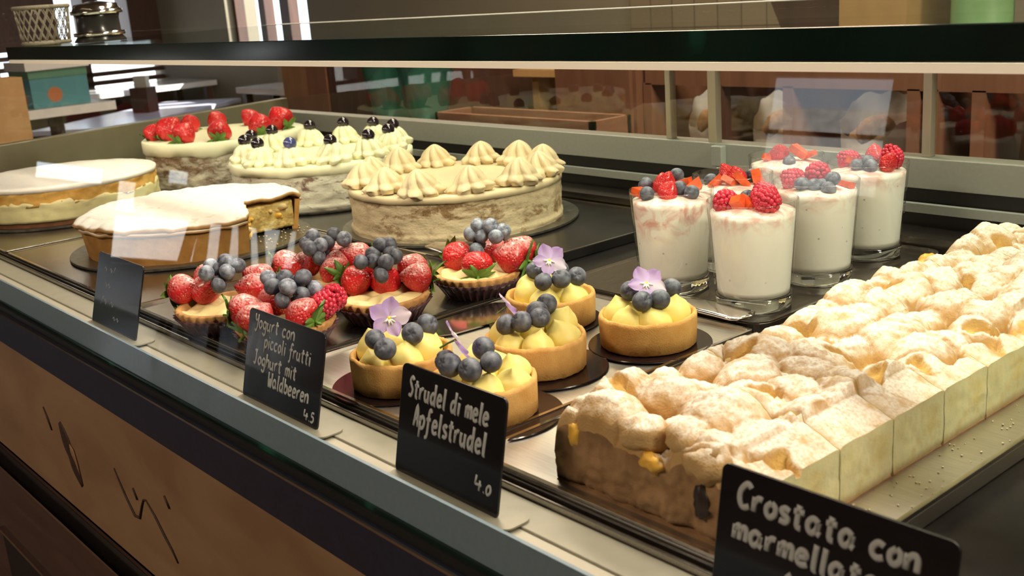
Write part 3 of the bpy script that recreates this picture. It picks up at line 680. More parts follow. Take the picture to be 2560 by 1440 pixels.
# cheesecake: base, filling, golden sponge band, white icing
t = thing('cheesecake', 'layered cheesecake with a smooth white iced top, cut by the frame', 'cake', (-1.806, .571, .003), 0)
def layer(name, m, r, z0, z1, seed, wav, parent, rough_=.001):
    b = MB(); nz = 9
    def fn(a, j, rr, z):
        q = Vector((math.cos(a)*4, math.sin(a)*4, seed))
        if 0 < j < nz-1+1: rr += rough_*noise.noise(Vector((math.cos(a)*14, math.sin(a)*14, z*120+seed)))
        if j == nz: z += wav*noise.noise(q)+wav*.6*noise.noise(q*4)
        return rr, z
    b.lathe([(0, z0)]+[(r, z0+(z1-z0)*j/(nz-1)) for j in range(nz)]+[(0, z1)], 160, fn=fn); return b.build(name, m, parent)
layer('cake_base', m_base, .1440, 0, .009, 1, .001, t); layer('filling', m_cheese, .1460, .008, .037, 2, .009, t, .0020)
layer('sponge_layer', m_sponge, .1450, .031, .0535, 3, .003, t, .0026)
cake_top('icing', m_icing, .1442, .052, .060, 5, t, .0018, .002)

# ------------------------------------------------------------------ apple pie with a missing slice
t = thing('apple_pie', 'sugar-dusted apple pie with a slice cut out, on a foil board', 'pie', (-1.373, .5925, .003), 0)
W0, W1 = math.radians(4), math.radians(63)      # rim angles of the missing slice
PR, PH = .142, .040
AP = Vector((.074*math.cos(math.radians(36)), .074*math.sin(math.radians(36)), 0))   # its tip
def r_in(a, R):
    """distance from the centre to the cut face at angle a"""
    a = (a+PI) % (2*PI)-PI
    if not W0 < a < W1: return R
    e = Vector((R*math.cos(W0), R*math.sin(W0), 0)) if a < math.radians(36) else Vector((R*math.cos(W1), R*math.sin(W1), 0))
    u = Vector((math.cos(a), math.sin(a), 0)); s_ = e-AP
    den = u.x*s_.y-u.y*s_.x
    return min(R, max(.02, (AP.x*s_.y-AP.y*s_.x)/den)) if abs(den) > 1e-6 else R
def ring_solid(b, prof, a0, a1, n, fn):
    m = len(prof); v = []
    for i in range(n):
        a = a0+(a1-a0)*i/(n-1)
        for j, (r, z) in enumerate(prof):
            r2, z2 = fn(a, j, r, z); v.append((r2*math.cos(a), r2*math.sin(a), z2))
    f = [(i*m+j, (i+1)*m+j, (i+1)*m+(j+1) % m, i*m+(j+1) % m) for i in range(n-1) for j in range(m)]
    f += [tuple(range(m))[::-1], tuple((n-1)*m+j for j in range(m))]
    return b.add(v, f)
def nz_(a, s_, k): return noise.noise(Vector((math.cos(a)*s_, math.sin(a)*s_, k)))
def fnc(a, j, r, z):
    if j in (1, 2, 3): r += .0014*nz_(a, 12, j)
    if j in (2, 3): z += .0028*nz_(a, 5, 2)+.0012*nz_(a, 16, 2)
    return r, z
b = MB(); ring_solid(b, [(PR-.014, 0), (PR-.006, 0), (PR, PH+.001), (PR-.006, PH+.002), (PR-.011, .006), (PR-.014, .005)], W1, W0+2*PI, 170, fnc)
cr = b.build('crust', m_pie, t, auto=50)
b = MB(); nz2 = 14
for_prof = [(0, .004)]+[(PR-.010, .005+.034*k/(nz2-1)) for k in range(nz2)]+[(0, .040)]
def fnf(a, j, r, z):
    if j in (0, nz2+1): return 0, z
    rr = r_in(a, r); inside = rr < r-1e-6
    if inside: rr += .0035*noise.noise(Vector((rr*math.cos(a)*110, rr*math.sin(a)*110, z*110)))+.0022*noise.noise(Vector((rr*math.cos(a)*300, rr*math.sin(a)*300, z*300)))
    return rr, z
b.lathe(for_prof, 420, fn=fnf); b.build('apple_filling', m_piefill, t)
rnd = random.Random(11)
for k in range(22):
    a = math.radians(rnd.uniform(8, 60)); r = r_in(a, PR-.014)-.001; z = rnd.uniform(.012, .033); q = rnd.uniform(.004, .008)
    b = MB(); b.sphere((0, 0, 0), (q*1.5, q*.6, q*.7), 12, 8, lambda d: 1+.25*noise.noise(d*2.2+Vector((k, 0, 0))))
    b.build('apple_chunk', m_apple if k % 2 else m_fill, t, loc=(r*math.cos(a), r*math.sin(a), z)).rotation_euler = (rnd.uniform(-.4, .4), rnd.uniform(-.4, .4), rnd.uniform(0, 3))
b = MB(); NA = 360
def lid(i, j):
    a = 2*PI*i/NA; s_ = j/34
    re = PR+.0030+.0030*nz_(a, 3.5, 5)+.0024*nz_(a, 11, 6); ri = r_in(a, PR); re = re if ri >= PR else min(re, ri+.002+.002*nz_(a, 30, 2)); r = .001+(re-.001)*s_
    z = PH+.0065+.003*noise.noise(Vector((r*math.cos(a)*28, r*math.sin(a)*28, 2)))+.0014*noise.noise(Vector((r*math.cos(a)*85, r*math.sin(a)*85, 4)))
    z -= (.006 if ri >= PR else .001)*max(0, (s_-.88)/.12)**2+.0022*(s_ > .93)*nz_(a, 9, 1)
    return (r*math.cos(a), r*math.sin(a), z)
b.grid(NA, 35, lid, cu=True)
o = b.build('pie_lid', m_pietop, t); md = o.modifiers.new('thickness', 'SOLIDIFY'); md.thickness = .0055; md.offset = -1
# the pale rolled rim left standing along the near part of the crust
b = MB(); pts = []
for i in range(120):
    a = W1+.02+(W0+2*PI-W1-.04)*i/119; r = PR+.0018+.0018*nz_(a, 6, 3); pts.append((r*math.cos(a), r*math.sin(a), PH-.0010+.0026*nz_(a, 6, 8)))
b.tube(pts, .0022, 7); b.build('crust_rim', m_pietop, t)
cb = MB()
for k in range(60):
    a = rnd.uniform(W0-.1, W1+.1); r = rnd.uniform(.05, .150); q = rnd.uniform(.0006, .0020)
    cb.sphere((-1.373+r*math.cos(a), .5925+r*math.sin(a), .003+q*.6), (q, q*.8, q*.7), 6, 4)
o = cb.build('crumbs', plain('golden_crumb', (.66, .46, .20), .8)); tag(o, 'golden crumbs on the board in the gap of the apple pie', 'crumbs'); o['kind'] = 'stuff'

# ------------------------------------------------------------------ yogurt tumblers
b = MB(); b.lathe([(0, 0), (.0325, 0), (.0340, .0012), (.0350, .0125), (.0333, .0125), (.0300, .0118), (0, .0112)], 64); TB = b.mesh('tumbler_base', m_glass)
b = MB(); b.lathe([(.0350, .0124), (.0412, .0988), (.0410, .0996), (.0402, .0999), (.0396, .0996), (.0394, .0988), (.0388, .0900)], 80); TG = b.mesh('tumbler_wall', pane_mat('tumbler_wall_glass'))
def yog_mat(name, seed, hi):
    g = G(name); z = g.objz('Z'); n = g.noise(55, 4, .6, dist=.8)
    mp_ = g.n['Mapping'] if 'Mapping' in g.n else None
    f = g.math('MULTIPLY', g.ramp(g.math('MULTIPLY', z, 10.0), [(hi, 0), (hi+.22, .75)]), g.ramp(n, [(.42, 0), (.62, 1)]))
    sp = g.voro(75); f2 = g.math('MULTIPLY', g.ramp(sp, [(.02, 1), (.10, 0)]), g.ramp(g.math('MULTIPLY', z, 10.0), [(.15, .2), (.6, .9)]))
    c = g.mix(f, (.97, .955, .84), (.68, .22, .17)); c = g.mix(f2, c, (.22, .10, .13))
    return g.done(c, .35, sss=.15, sss_r=(.006, .005, .004))
YM = [yog_mat('berry_yogurt', 0, .50), yog_mat('plain_yogurt', 1, .70)]
def yogurt(seed, m, top):
    b = MB(); nz = 16; pr = [(0, .0132)]+[(.0327+(.0060*(z/.086)), .0136+z) for z in [top*.88*k/(nz-1) for k in range(nz)]]
    def fn(a, j, r, z):
        if j == nz: z += .0012*nz_(a, 2, seed)
        return r, z
    zt = pr[-1][1]
    pr += [(.033, zt+.001), (.02, zt+.004), (0, zt+.005)]
    b.lathe(pr, 72, fn=fn); return b.mesh('yogurt', m)
b = MB(); b.prism([(-.011, -.005), (.010, -.007), (.012, .003), (-.004, .007)], -.004, .004); b.v = [(x, y+.15*z, z*(1-.02*abs(x)/.01)) for x, y, z in b.v]; CHUNK = b.mesh('strawberry_piece', m_cutstraw, False)
TUM = [
 ((-.6007, .7872), 'yogurt tumbler foremost on its tray, two raspberries and plain white sides', 1, [('r', -.019, -.014, .1), ('r', .010, .004, .106), ('r', .020, -.006, .104), ('c', -.002, -.015, .099), ('b', -.010, .006, .102), ('c', .004, -.010, .100), ('b', -.004, .022, .098)]),
 ((-.7015, .7918), 'yogurt tumbler with a tall heap of strawberry pieces and berry-streaked sides', 0, [('s', -.004, -.003, .108), ('s', .006, -.012, .101), ('b', -.028, -.006, .105), ('b', -.010, -.024, .100), ('b', -.008, .018, .112), ('b', .024, .002, .100), ('c', .008, .010, .107), ('c', .020, .012, .104), ('c', -.022, -.018, .099), ('b', .010, .001, .103), ('s', -.014, .004, .104)]),
 ((-.6052, .8930), 'yogurt tumbler with raspberries and blueberries, second in the long file', 1, [('r', -.020, -.008, .101), ('r', -.002, .006, .107), ('b', -.002, -.020, .101), ('b', .008, -.014, .099), ('b', .020, -.002, .105), ('b', .012, -.008, .098), ('b', .022, -.012, .097), ('c', .022, .016, .097)]),
 ((-.6161, 1.0010), 'yogurt tumbler at the far corner of the tray, topped with mixed berries', 1, [('r', -.024, .004, .100), ('c', -.014, -.006, .103), ('s', .004, .006, .108), ('b', -.002, -.016, .100), ('b', .006, -.010, .104), ('b', .012, -.014, .100), ('r', .020, .012, .106), ('s', .024, -.002, .103)]),
 ((-.7000, .8850), 'yogurt tumbler with flat orange-red strawberry slices under its rim', 0, [('s', -.010, .004, .100), ('c', .006, -.012, .096), ('c', .014, -.004, .098), ('c', -.008, -.016, .095), ('b', .012, .016, .098), ('c', .024, .010, .097), ('b', -.022, -.008, .094), ('s', .004, .002, .098)]),
 ((-.7200, 1.0050), 'yogurt tumbler at the back by the rear rail, one upright strawberry wedge', 0, [('s', -.006, -.004, .104), ('c', .014, .002, .107), ('c', -.016, -.012, .098), ('b', -.014, .012, .100), ('b', .014, -.014, .097), ('c', .022, .010, .101)]),
]
for i, (c, lab, ym, tops) in enumerate(TUM):
    t = thing('dessert_tumbler', lab, 'dessert glass', (c[0], c[1], .0005), 0, 'yogurt desserts in tumblers')
    put('tumbler_base', TB, t); put('tumbler_wall', TG, t); put('yogurt', yogurt(i*3.0, YM[ym], .086 if i not in (4,) else .081), t, None, (0, 0, i*1.1))
    for k, (kind, x, y, z) in enumerate(tops):
        z -= .003
        if kind == 'r': put('raspberry', RASP, t, (x, y, z), aim((random.uniform(-1, 1), random.uniform(-1, .2), .35), k), 1.0)
        elif kind == 'b': put('blueberry', BL[k % 3], t, (x, y, z), (random.uniform(-1.5, 1.5), random.uniform(-1.5, 1.5), 0), 1.0)
        elif kind == 's': put('strawberry', SW[k % 3], t, (x, y, z), aim((random.uniform(-.5, .5), random.uniform(-.5, .5), .8), k), (.80, .62, .74))
        else: put('strawberry_piece', CHUNK, t, (x, y, z), (random.uniform(-.6, .6), random.uniform(-.9, .9), random.random()*6), random.uniform(.75, 1.0))

# ------------------------------------------------------------------ sugar-dusted apple slab, cut in slices
DX0, DX1, DX2 = -.470, -.318, -.165
rnd = random.Random(21); domes = []
yy = .405
while yy < 1.10:
    xx = DX0+.012
    while xx < DX2+.02:
        domes.append((xx+rnd.uniform(-.010, .010), yy+rnd.uniform(-.010, .010), rnd.uniform(.019, .030), rnd.uniform(.75, 1.1), rnd.uniform(.8, 1.25)))
        xx += rnd.uniform(.028, .042)
    yy += .031
HOLES = [(-.445, .639), (-.431, .551), (-.414, .622), (-.383, .594), (-.351, .582), (-.439, .744), (-.407, .802), (-.341, .618), (-.382, .508), (-.409, .448), (-.384, .431), (-.328, .450), (-.453, .457), (-.334, .721), (-.326, .690), (-.346, .706), (-.328, .738), (-.40, .69), (-.30, .74), (-.25, .71), (-.22, .80), (-.36, .86), (-.43, .92)]
def slab_h(x, y):
    best = 0; second = 0
    for (cx, cy, R, k, e) in domes:
        dx = (x-cx)*e; dy = (y-cy)/e
        if abs(dx) > .034 or abs(dy) > .034: continue
        d2 = (dx*dx+dy*dy)/(R*R)
        if d2 < 1:
            hgt = k*math.sqrt(1-d2)*(R/.026)
            if hgt > best: best, second = hgt, best
            elif hgt > second: second = hgt
    z = .0345+.0240*best+.003*second+.0030*noise.noise(Vector((x*40, y*40, 3)))+.0009*noise.noise(Vector((x*150, y*150, 7)))
    z += .0011*noise.noise(Vector((x*230, y*230, 9)))+.0007*noise.noise(Vector((x*420, y*420, 2)))
    fill = max(0, 1-best*2.6)*.8
    df = best-second; crack = math.exp(-(df/.045)**2)*(.35+.65*max(0, min(1, .5+1.6*noise.noise(Vector((x*55, y*55, 4))))))
    if best > .15: z -= .0042*crack
    else: crack = 0
    for k, (hx, hy) in enumerate(HOLES):
        ca, sa = math.cos(k*1.3), math.sin(k*1.3); ux = ((x-hx)*ca+(y-hy)*sa)/.0115; uy = (-(x-hx)*sa+(y-hy)*ca)/.0060
        q = ux*ux+uy*uy+.55*noise.noise(Vector((x*170, y*170, 11)))
        if q < 1.6: e = max(0, min(1, (1.25-q)/.7)); z -= .0085*e; fill = max(fill, min(1, e*1.3))
    return z, (fill, crack)
def slab_top(x, y, x0, x1, ya, yb, edge_l, edge_r):
    z, (f, ck) = slab_h(x, y)
    if edge_l:
        d = (x-x0)/.016
        if d < 1: z = z*(.60+.40*math.sqrt(max(0, d*(2-d))))
    if edge_r:
        d = (x1-x)/.024
        if d < 1: z = min(z, .0385+.0105*d+.001*noise.noise(Vector((x*90, y*60, 1)))); f = max(f, .25*(1-d))
    e = min(y-ya, yb-y)/.004
    if e < 1: z -= .0016*(1-max(0, e))**2
    return z, (f, ck)
def slab_piece(label, x0, x1, ya, yb, edge_l, edge_r, front, chunks=(), group='cut slices of the apple slab'):
    t = thing('apple_slice', label, 'cake slice', ((x0+x1)/2, (ya+yb)/2, .0), 0, group)
    ox, oy = (x0+x1)/2, (ya+yb)/2; st = .0014
    nx = max(6, int((x1-x0)/st)); ny = max(6, int((yb-ya)/st)); v = []; col = []; top = {}
    zf = {}
    for i in range(nx+1):
        for j in range(ny+1):
            x = x0+(x1-x0)*i/nx; y = ya+(yb-ya)*j/ny; z, f = slab_top(x, y, x0, x1, ya, yb, edge_l, edge_r)
            if front and j < 8: z *= (.78+.22*math.sqrt(j/8)) if j else .74
            zf[i, j] = z; v.append((x-ox, y-oy, z)); col.append(f)
    f = []; mi = []
    for i in range(nx):
        for j in range(ny):
            a = i*(ny+1)+j; f.append((a, a+ny+1, a+ny+2, a+1)); mi.append(0)
    me = bpy.data.meshes.new('sugared_top'); me.from_pydata(v, [], f); me.materials.append(m_dough)
    ca = me.color_attributes.new('fill', 'FLOAT_COLOR', 'POINT')
    for k, q in enumerate(col): ca.data[k].color = (q[0], q[1], 0, 1)
    me.polygons.foreach_set('use_smooth', [True]*len(f)); put('sugared_top', me, t)
    # body below the dough: four cut or baked sides, roughened
    def side(pts, dirv, nm, mat, amp, seed):
        b = MB(); nv = 20
        def p(i, j):
            (x, y, z) = pts[i]; s_ = j/(nv-1); zz = z*s_; k = amp*noise.noise(Vector((x*70, y*70, zz*70+seed)))+amp*.5*noise.noise(Vector((x*220, y*220, zz*220+seed)))
            k *= min(1, (1-s_)*4); k -= amp*.8*(s_ < .06)
            return (x-ox+dirv[0]*k, y-oy+dirv[1]*k, zz)
        b.grid(len(pts), nv, p); return b.build(nm, mat, t)
    xs = [x0+(x1-x0)*i/nx for i in range(nx+1)]; ys = [ya+(yb-ya)*j/ny for j in range(ny+1)]
    side([(x, ya, zf[i, 0]) for i, x in enumerate(xs)], (0, -1), 'baked_end' if front else 'cut_face', m_crustend if front else m_fill, .0035 if front else .0008, 1)
    side([(x, yb, zf[i, ny]) for i, x in enumerate(xs)], (0, 1), 'cut_face', m_fill, .0008, 2)
    side([(x1, y, zf[nx, j]) for j, y in enumerate(ys)], (1, 0), 'cut_face', m_fill, .0007, 3)
    side([(x0, y, zf[0, j]) for j, y in enumerate(ys)], (-1, 0), 'baked_side', m_crustend, .0015, 4)
    b = MB(); b.box(x0-ox, x1-ox, ya-oy, yb-oy, 0, .001); b.build('slice_base', m_crustend, t, False)
    for (nm, mm, x, y, z, rx, ry, rz, sd) in chunks:
        b = MB(); b.sphere((0, 0, 0), (rx, ry, rz), 16, 10, lambda d: 1+.30*noise.noise(d*1.8+Vector((sd, 0, 0)))+.16*noise.noise(d*4.5+Vector((sd, 3, 0)))); b.build(nm, mm, t, loc=(x-ox, y-oy, z))
    return t
cuts = [.414, .493, .549, .608, .664, .722, .780, .838, .896, .954, 1.012]
ordn = ['first apple slice at the baked near end of the slab, raisin showing', 'second apple slice from the near end of the slab', 'third apple slice from the near end of the slab', 'fourth apple slice, where the side row of slices is gone',
        'fifth apple slice of the long row, last with a fully open cut side', 'sixth apple slice of the long row, beside the first piece of the side row', 'seventh apple slice of the long row', 'eighth apple slice of the long row', 'ninth apple slice, next to last of the long row', 'last apple slice of the long row, nearest the rear rail']
ch = {0: [('raisin', m_raisin, -.352, .4135, .024, .0055, .003, .010, 1), ('apple_chunk', m_apple, -.388, .4150, .036, .009, .006, .006, 2), ('apple_chunk', m_apple, -.452, .4155, .035, .006, .004, .008, 3), ('dough_lump', m_dough, -.352, .420, .044, .016, .010, .011, 5), ('dough_lump', m_dough, -.402, .424, .047, .018, .013, .011, 6), ('dough_lump', m_dough, -.372, .428, .050, .015, .012, .011, 8)],
      7: [('apple_chunk', m_apple, -.462, .850, .043, .012, .016, .010, 9)]}
for i in range(10):
    slab_piece(ordn[i], DX0, DX1, cuts[i]+.0004, cuts[i+1]-.0004, True, i < 6, i == 0, ch.get(i, ()))
for i in range(6, 10):
    slab_piece(['side row apple slice with torn yellow filling facing the price signs', 'second apple slice of the side row', 'third apple slice of the side row', 'last apple slice of the side row'][i-6],
               DX1+.0008, DX2, cuts[i]+(.006 if i == 6 else .0004), cuts[i+1]-.0004, False, False, False,
               [('apple_chunk', (m_apple, m_fill, m_piefill, m_fill)[k % 4], DX1+.010+.138*rnd.random(), cuts[6]+.0075+.003*rnd.random(), .009+.030*rnd.random(), rnd.uniform(.007, .016), rnd.uniform(.004, .007), rnd.uniform(.003, .007), k+20) for k in range(22)] if i == 6 else ())
cb = MB()
for k in range(70):
    x = -.316+abs(rnd.gauss(0, .014)) if rnd.random() < .6 else rnd.uniform(-.315, -.287); y = rnd.choice([.493, .549, .608, .664])+rnd.gauss(0, .006) if rnd.random() < .45 else rnd.uniform(.43, .70); q = rnd.uniform(.0003, .0009)
    if x > -.289: continue
    cb.sphere((x, y, q*.7), (q, q, q*.8), 6, 4)
o = cb.build('crumbs', plain('pale_crumb', (.80, .68, .42), .8)); tag(o, 'pale crumbs scattered on the steel tray along the apple slab', 'crumbs'); o['kind'] = 'stuff'

# ------------------------------------------------------------------ hand-lettered price signs
GL = {'a': [[(.75,.8),(.4,1),(.1,.65),(.15,.2),(.4,0),(.7,.35),(.76,.85),(.74,.2),(.95,.02)]], 'b': [[(.1,1.75),(.1,.02)],[(.1,.55),(.4,.98),(.74,.7),(.68,.2),(.4,0),(.1,.2)]],
 'c': [[(.75,.88),(.4,1),(.1,.6),(.16,.18),(.45,0),(.8,.15)]], 'd': [[(.72,.75),(.4,.95),(.1,.6),(.15,.15),(.4,0),(.74,.4)],[(.76,1.8),(.74,.1),(.92,0)]], 'e': [[(.12,.5),(.7,.62),(.6,.95),(.3,.98),(.1,.55),(.2,.1),(.5,0),(.82,.15)]],
 'f': [[(.82,1.55),(.62,1.75),(.42,1.4),(.4,0),(.3,-.5),(.05,-.6)],[(.1,.9),(.75,.97)]], 'g': [[(.75,.8),(.4,1),(.1,.65),(.2,.2),(.5,.1),(.75,.5),(.76,1),(.74,-.4),(.45,-.75),(.1,-.5)]], 'h': [[(.1,1.75),(.1,0)],[(.1,.5),(.4,1),(.7,.8),(.72,0)]],
 'i': [[(.2,1),(.2,.1),(.32,0)],[(.22,1.4),(.25,1.48)]], 'l': [[(.2,1.75),(.18,.1),(.36,0)]], 'm': [[(.1,1),(.1,0)],[(.1,.6),(.3,1),(.5,.8),(.5,0)],[(.5,.6),(.75,1),(.95,.8),(.97,0)]], 'n': [[(.1,1),(.1,0)],[(.1,.6),(.42,1),(.7,.8),(.74,0)]],
 'o': [[(.42,1),(.12,.65),(.16,.2),(.42,0),(.72,.3),(.7,.78),(.42,1)]], 'p': [[(.1,1),(.08,-.75)],[(.1,.6),(.4,1),(.75,.7),(.62,.15),(.3,0),(.1,.2)]], 'r': [[(.1,1),(.1,0)],[(.1,.6),(.36,.98),(.64,.95)]], 's': [[(.7,.88),(.4,1),(.15,.8),(.35,.55),(.65,.35),(.5,.05),(.1,.1)]],
 't': [[(.36,1.55),(.34,.15),(.62,.02)],[(.05,1.05),(.72,1.12)]], 'u': [[(.1,1),(.1,.3),(.35,0),(.7,.3)],[(.7,1),(.7,.1),(.88,0)]], 'A': [[(.05,0),(.4,1.75),(.7,0)],[(.12,.6),(.72,.68)]], 'C': [[(.85,1.5),(.55,1.75),(.15,1.2),(.12,.5),(.4,.02),(.85,.2)]],
 'J': [[(.2,1.7),(.8,1.75)],[(.55,1.72),(.5,.2),(.3,-.05),(.05,.15)]], 'S': [[(.8,1.5),(.5,1.75),(.2,1.4),(.4,1.0),(.7,.6),(.5,.05),(.08,.1)]], 'W': [[(.05,1.7),(.15,.2),(.3,.02),(.5,.9),(.6,.1),(.8,.1),(.95,1.7)]], 'Y': [[(.05,1.75),(.12,1.1),(.4,.9),(.7,1.2)],[(.75,1.75),(.68,.2),(.4,-.5),(.1,-.3)]],
 '4': [[(.12,1.6),(.02,.60)],[(.02,.60),(1.0,.64)],[(.74,1.12),(.70,0)]], '0': [[(.4,1.0),(.12,.6),(.18,.1),(.42,0),(.7,.4),(.62,.9),(.4,1.0)]], '5': [[(.75,1.5),(.25,1.5),(.2,.95),(.55,.9),(.68,.4),(.4,.02),(.1,.12)]], '.': [[(.2,.02),(.24,.08)]], '~': [[(.0,.5),(.3,.9),(.55,.2),(.8,.7)]], '/': [[(.1,0),(.6,1.3)]]}
def smooth_line(pl, n=4):
    if len(pl) < 3: return pl
    out = []
    for i in range(len(pl)-1):
        p0 = pl[max(0, i-1)]; p1 = pl[i]; p2 = pl[i+1]; p3 = pl[min(len(pl)-1, i+2)]
        for k in range(n):
            t = k/n
            out.append(tuple(.5*((2*p1[q])+(-p0[q]+p2[q])*t+(2*p0[q]-5*p1[q]+4*p2[q]-p3[q])*t*t+(-p0[q]+3*p1[q]-3*p2[q]+p3[q])*t**3) for q in (0, 1)))
    return out+[pl[-1]]
def sign(label, x0, y0, z0, wd, ht, lines, lean=15, foot=True, rz=0, group='hand-lettered chalk signs on the price rail'):
    t = thing('price_sign', label, 'sign', (x0, y0, z0), rz, group); L = math.radians(lean)
    rot = Matrix.Rotation(PI/2-L, 4, 'X')
    b = MB(); b.prism(rrect(0, wd, 0, ht, .0045), -.0018, 0); b.xf(rot); o = b.build('board', m_chalk, t, False); bev(o, .0003)
    for (txt, x, y, sx, sy, rad, sl) in lines:
        b = MB(); cx = x
        for ch_ in txt:
            if ch_ == ' ': cx += .75*sx; continue
            wmax = 0
            for pl in GL[ch_]:
                pl = smooth_line(pl); pts = [(cx+px*sx+py*sy*.06, y+py*sy+(cx-x)*sl, .0002) for px, py in pl]; wmax = max(wmax, max(p[0] for p in pl)); b.tube(pts, rad, 6)
            cx += (wmax+.24)*sx
        for k, (px, py, pz) in enumerate(b.v): b.v[k] = (px, py, .0001+(pz-.0002)*.35)
        b.xf(rot); b.build('lettering', m_ink, t)
    if foot:
        b = MB(); b.prism(rrect(0, wd+.016, -.007, .016, .007), 0, .0012); b.build('foot', m_cream, t, False)
    return t
sign('black sign lettered Strudel di mele Apfelstrudel 4.0 before the custard tarts', -.575, .362, -.0074, .107, .075,
     [('Strudel di mele', .009, .0545, .0060, .0074, .00135, 0), ('Apfelstrudel', .017, .0360, .0066, .0082, .00145, 0), ('4.0', .084, .0130, .0062, .0058, .0010, 0)], 12)
sign('black sign lettered Yogurt con piccoli frutti before the dark strawberry tarts', -.795, .362, -.0074, .118, .074,
     [('Yogurt con', .011, .0600, .0066, .0062, .0010, 0), ('piccoli frutti', .029, .0465, .0060, .0062, .0010, 0), ('Joghurt mit', .014, .0310, .0066, .0062, .0011, 0), ('Waldbeeren', .040, .0175, .0062, .0066, .0012, 0), ('4.5', .098, .0050, .0058, .0048, .0009, 0)], 14)
sign('sign lettered Crostata con marmellata at the near end of the apple slab', -.314, .372, -.0074, .122, .078,
     [('Crostata con', .011, .0590, .0080, .0070, .0017, 0), ('marmellata di', .010, .0425, .0080, .0068, .0017, 0), ('Alb', .040, .0235, .0080, .0068, .0017, 0)], 10, False)
sign('faintly written sign paled by a window reflection, before the pie', -1.136, .362, -.0074, .116, .075,
     [('~ ~/', .020, .056, .008, .006, .0003, 0), ('~~', .025, .040, .008, .006, .0003, 0), ('/~ ~', .018, .022, .010, .007, .0003, 0), ('~~', .055, .010, .008, .005, .0003, 0)], 16)

# ------------------------------------------------------------------ cake servers
def server(label, loc, rz, L=.13, blade=True, tiltx=0):
    t = thing('cake_server', label, 'cake server', loc, rz, 'steel cake servers')
    b = MB()
    def p(i, j):
        s_ = i/24; u = (j-4)/4; wd = .010+.007*s_+.002*math.sin(PI*s_); e = math.sqrt(max(0, 1-max(0, (s_-.9)/.1)**2))
        return (L*s_, wd*u*e, .004+.004*s_+.005*math.sin(PI*min(1, s_*1.0))*.8+.002*(1-u*u))
    b.grid(25, 9, p); o = b.build('handle', m_bright, t); md = o.modifiers.new('th', 'SOLIDIFY'); md.thickness = .002
    if blade:
        b = MB(); b.prism([(-.13, -.006), (-.10, -.022), (-.015, -.027), (.0, -.010), (.004, 0), (.0, .010), (-.015, .027), (-.10, .022), (-.13, .006)], .0015, .0028); b.build('blade', m_bright, t, False)
    return t
server('steel cake server whose rounded handle shows behind the strawberry tarts', (-.945, .725, .0), math.radians(166), .105, False)
server('steel cake server lying between the lone custard tart and the tumblers', (-.705, .7305, .0), math.radians(2), .142, False)
server('steel cake server blade on the tray beside the tart nearest the strawberry tarts', (-.775, .655, .0), math.radians(88), .06, True)

# ------------------------------------------------------------------ the shop behind and around the case
bc = thing('back_counter', 'long dark counter behind the pastry case', 'counter', (-1.2, 2.1, -.9))
def ch_(b, name, m, par, loc, smooth=False):
    o = b.build(name, m, par, smooth); o.location = (-loc[0], -loc[1], -loc[2]); return o
L_ = (-1.2, 2.1, -.9)
b = MB(); b.box(-3.6, .6, 1.62, 2.6, -.13, -.10); ch_(b, 'counter_top', m_wallw, bc, L_)
b = MB(); b.box(-3.6, .6, 1.66, 2.6, -.9, -.13); ch_(b, 'counter_body', m_panel2, bc, L_)
# bread shelf unit: beam, uprights, back, base
L_ = (-1.1, 2.0, -.1); bs = thing('bread_shelf', 'brown wooden bread shelf with dark compartments behind the case', 'shelf', L_)
b = MB(); b.box(-1.66, -.30, 1.80, 1.84, .072, .150); ch_(b, 'beam', m_brown, bs, L_)
b = MB(); b.box(-1.66, -.30, 2.22, 2.25, -.1, .15); ch_(b, 'back_board', m_darkwood, bs, L_)
for x in (-1.655, -1.46, -1.285, -1.02, -.985, -.90, -.78, -.66, -.34):
    b = MB(); b.box(x-.012, x+.012, 1.80, 2.22, -.1, .075); ch_(b, 'upright', m_wallw if x in (-1.46,) else m_brown, bs, L_)
b = MB(); b.box(-1.66, -.30, 1.80, 2.25, -.1, -.085); ch_(b, 'shelf_board', m_brown, bs, L_)
L_ = (-1.79, 1.85, -.1); cb_ = thing('wooden_cabinet', 'plain brown wooden cabinet between the bread shelf and the bottles', 'cabinet', L_)
b = MB(); b.box(-1.93, -1.67, 1.78, 2.2, -.0995, .15); ch_(b, 'cabinet_body', m_brown, cb_, L_)
b = MB(); b.box(-1.92, -1.68, 1.77, 1.78, -.09, .14); ch_(b, 'cabinet_door', m_brown, cb_, L_)
L_ = (-2.0, 1.66, -.1); cr = thing('wooden_crate', 'low reddish wooden crate holding paper-wrapped rolls', 'crate', L_)
m_crate = wood('crate_wood', (.19, .085, .042), (.25, .12, .06), 5, .6, (1, 6, 6))
for q in ((-2.22, -1.66, 1.63, 1.642, -.1, .012), (-2.22, -1.66, 1.738, 1.75, -.1, .012), (-2.22, -2.208, 1.63, 1.75, -.1, .012), (-1.672, -1.66, 1.63, 1.75, -.1, .012)):
    b = MB(); b.box(*q); ch_(b, 'side_board', m_crate, cr, L_)
b = MB(); b.box(-2.22, -1.66, 1.63, 1.75, -.1, -.09); ch_(b, 'bottom_board', m_crate, cr, L_)
m_bread = pastry('crusty_bread', (.20, .10, .04), (.42, .25, .11)); m_paper = plain('white_paper', (.62, .60, .52), .7, var=.06, scale=60)
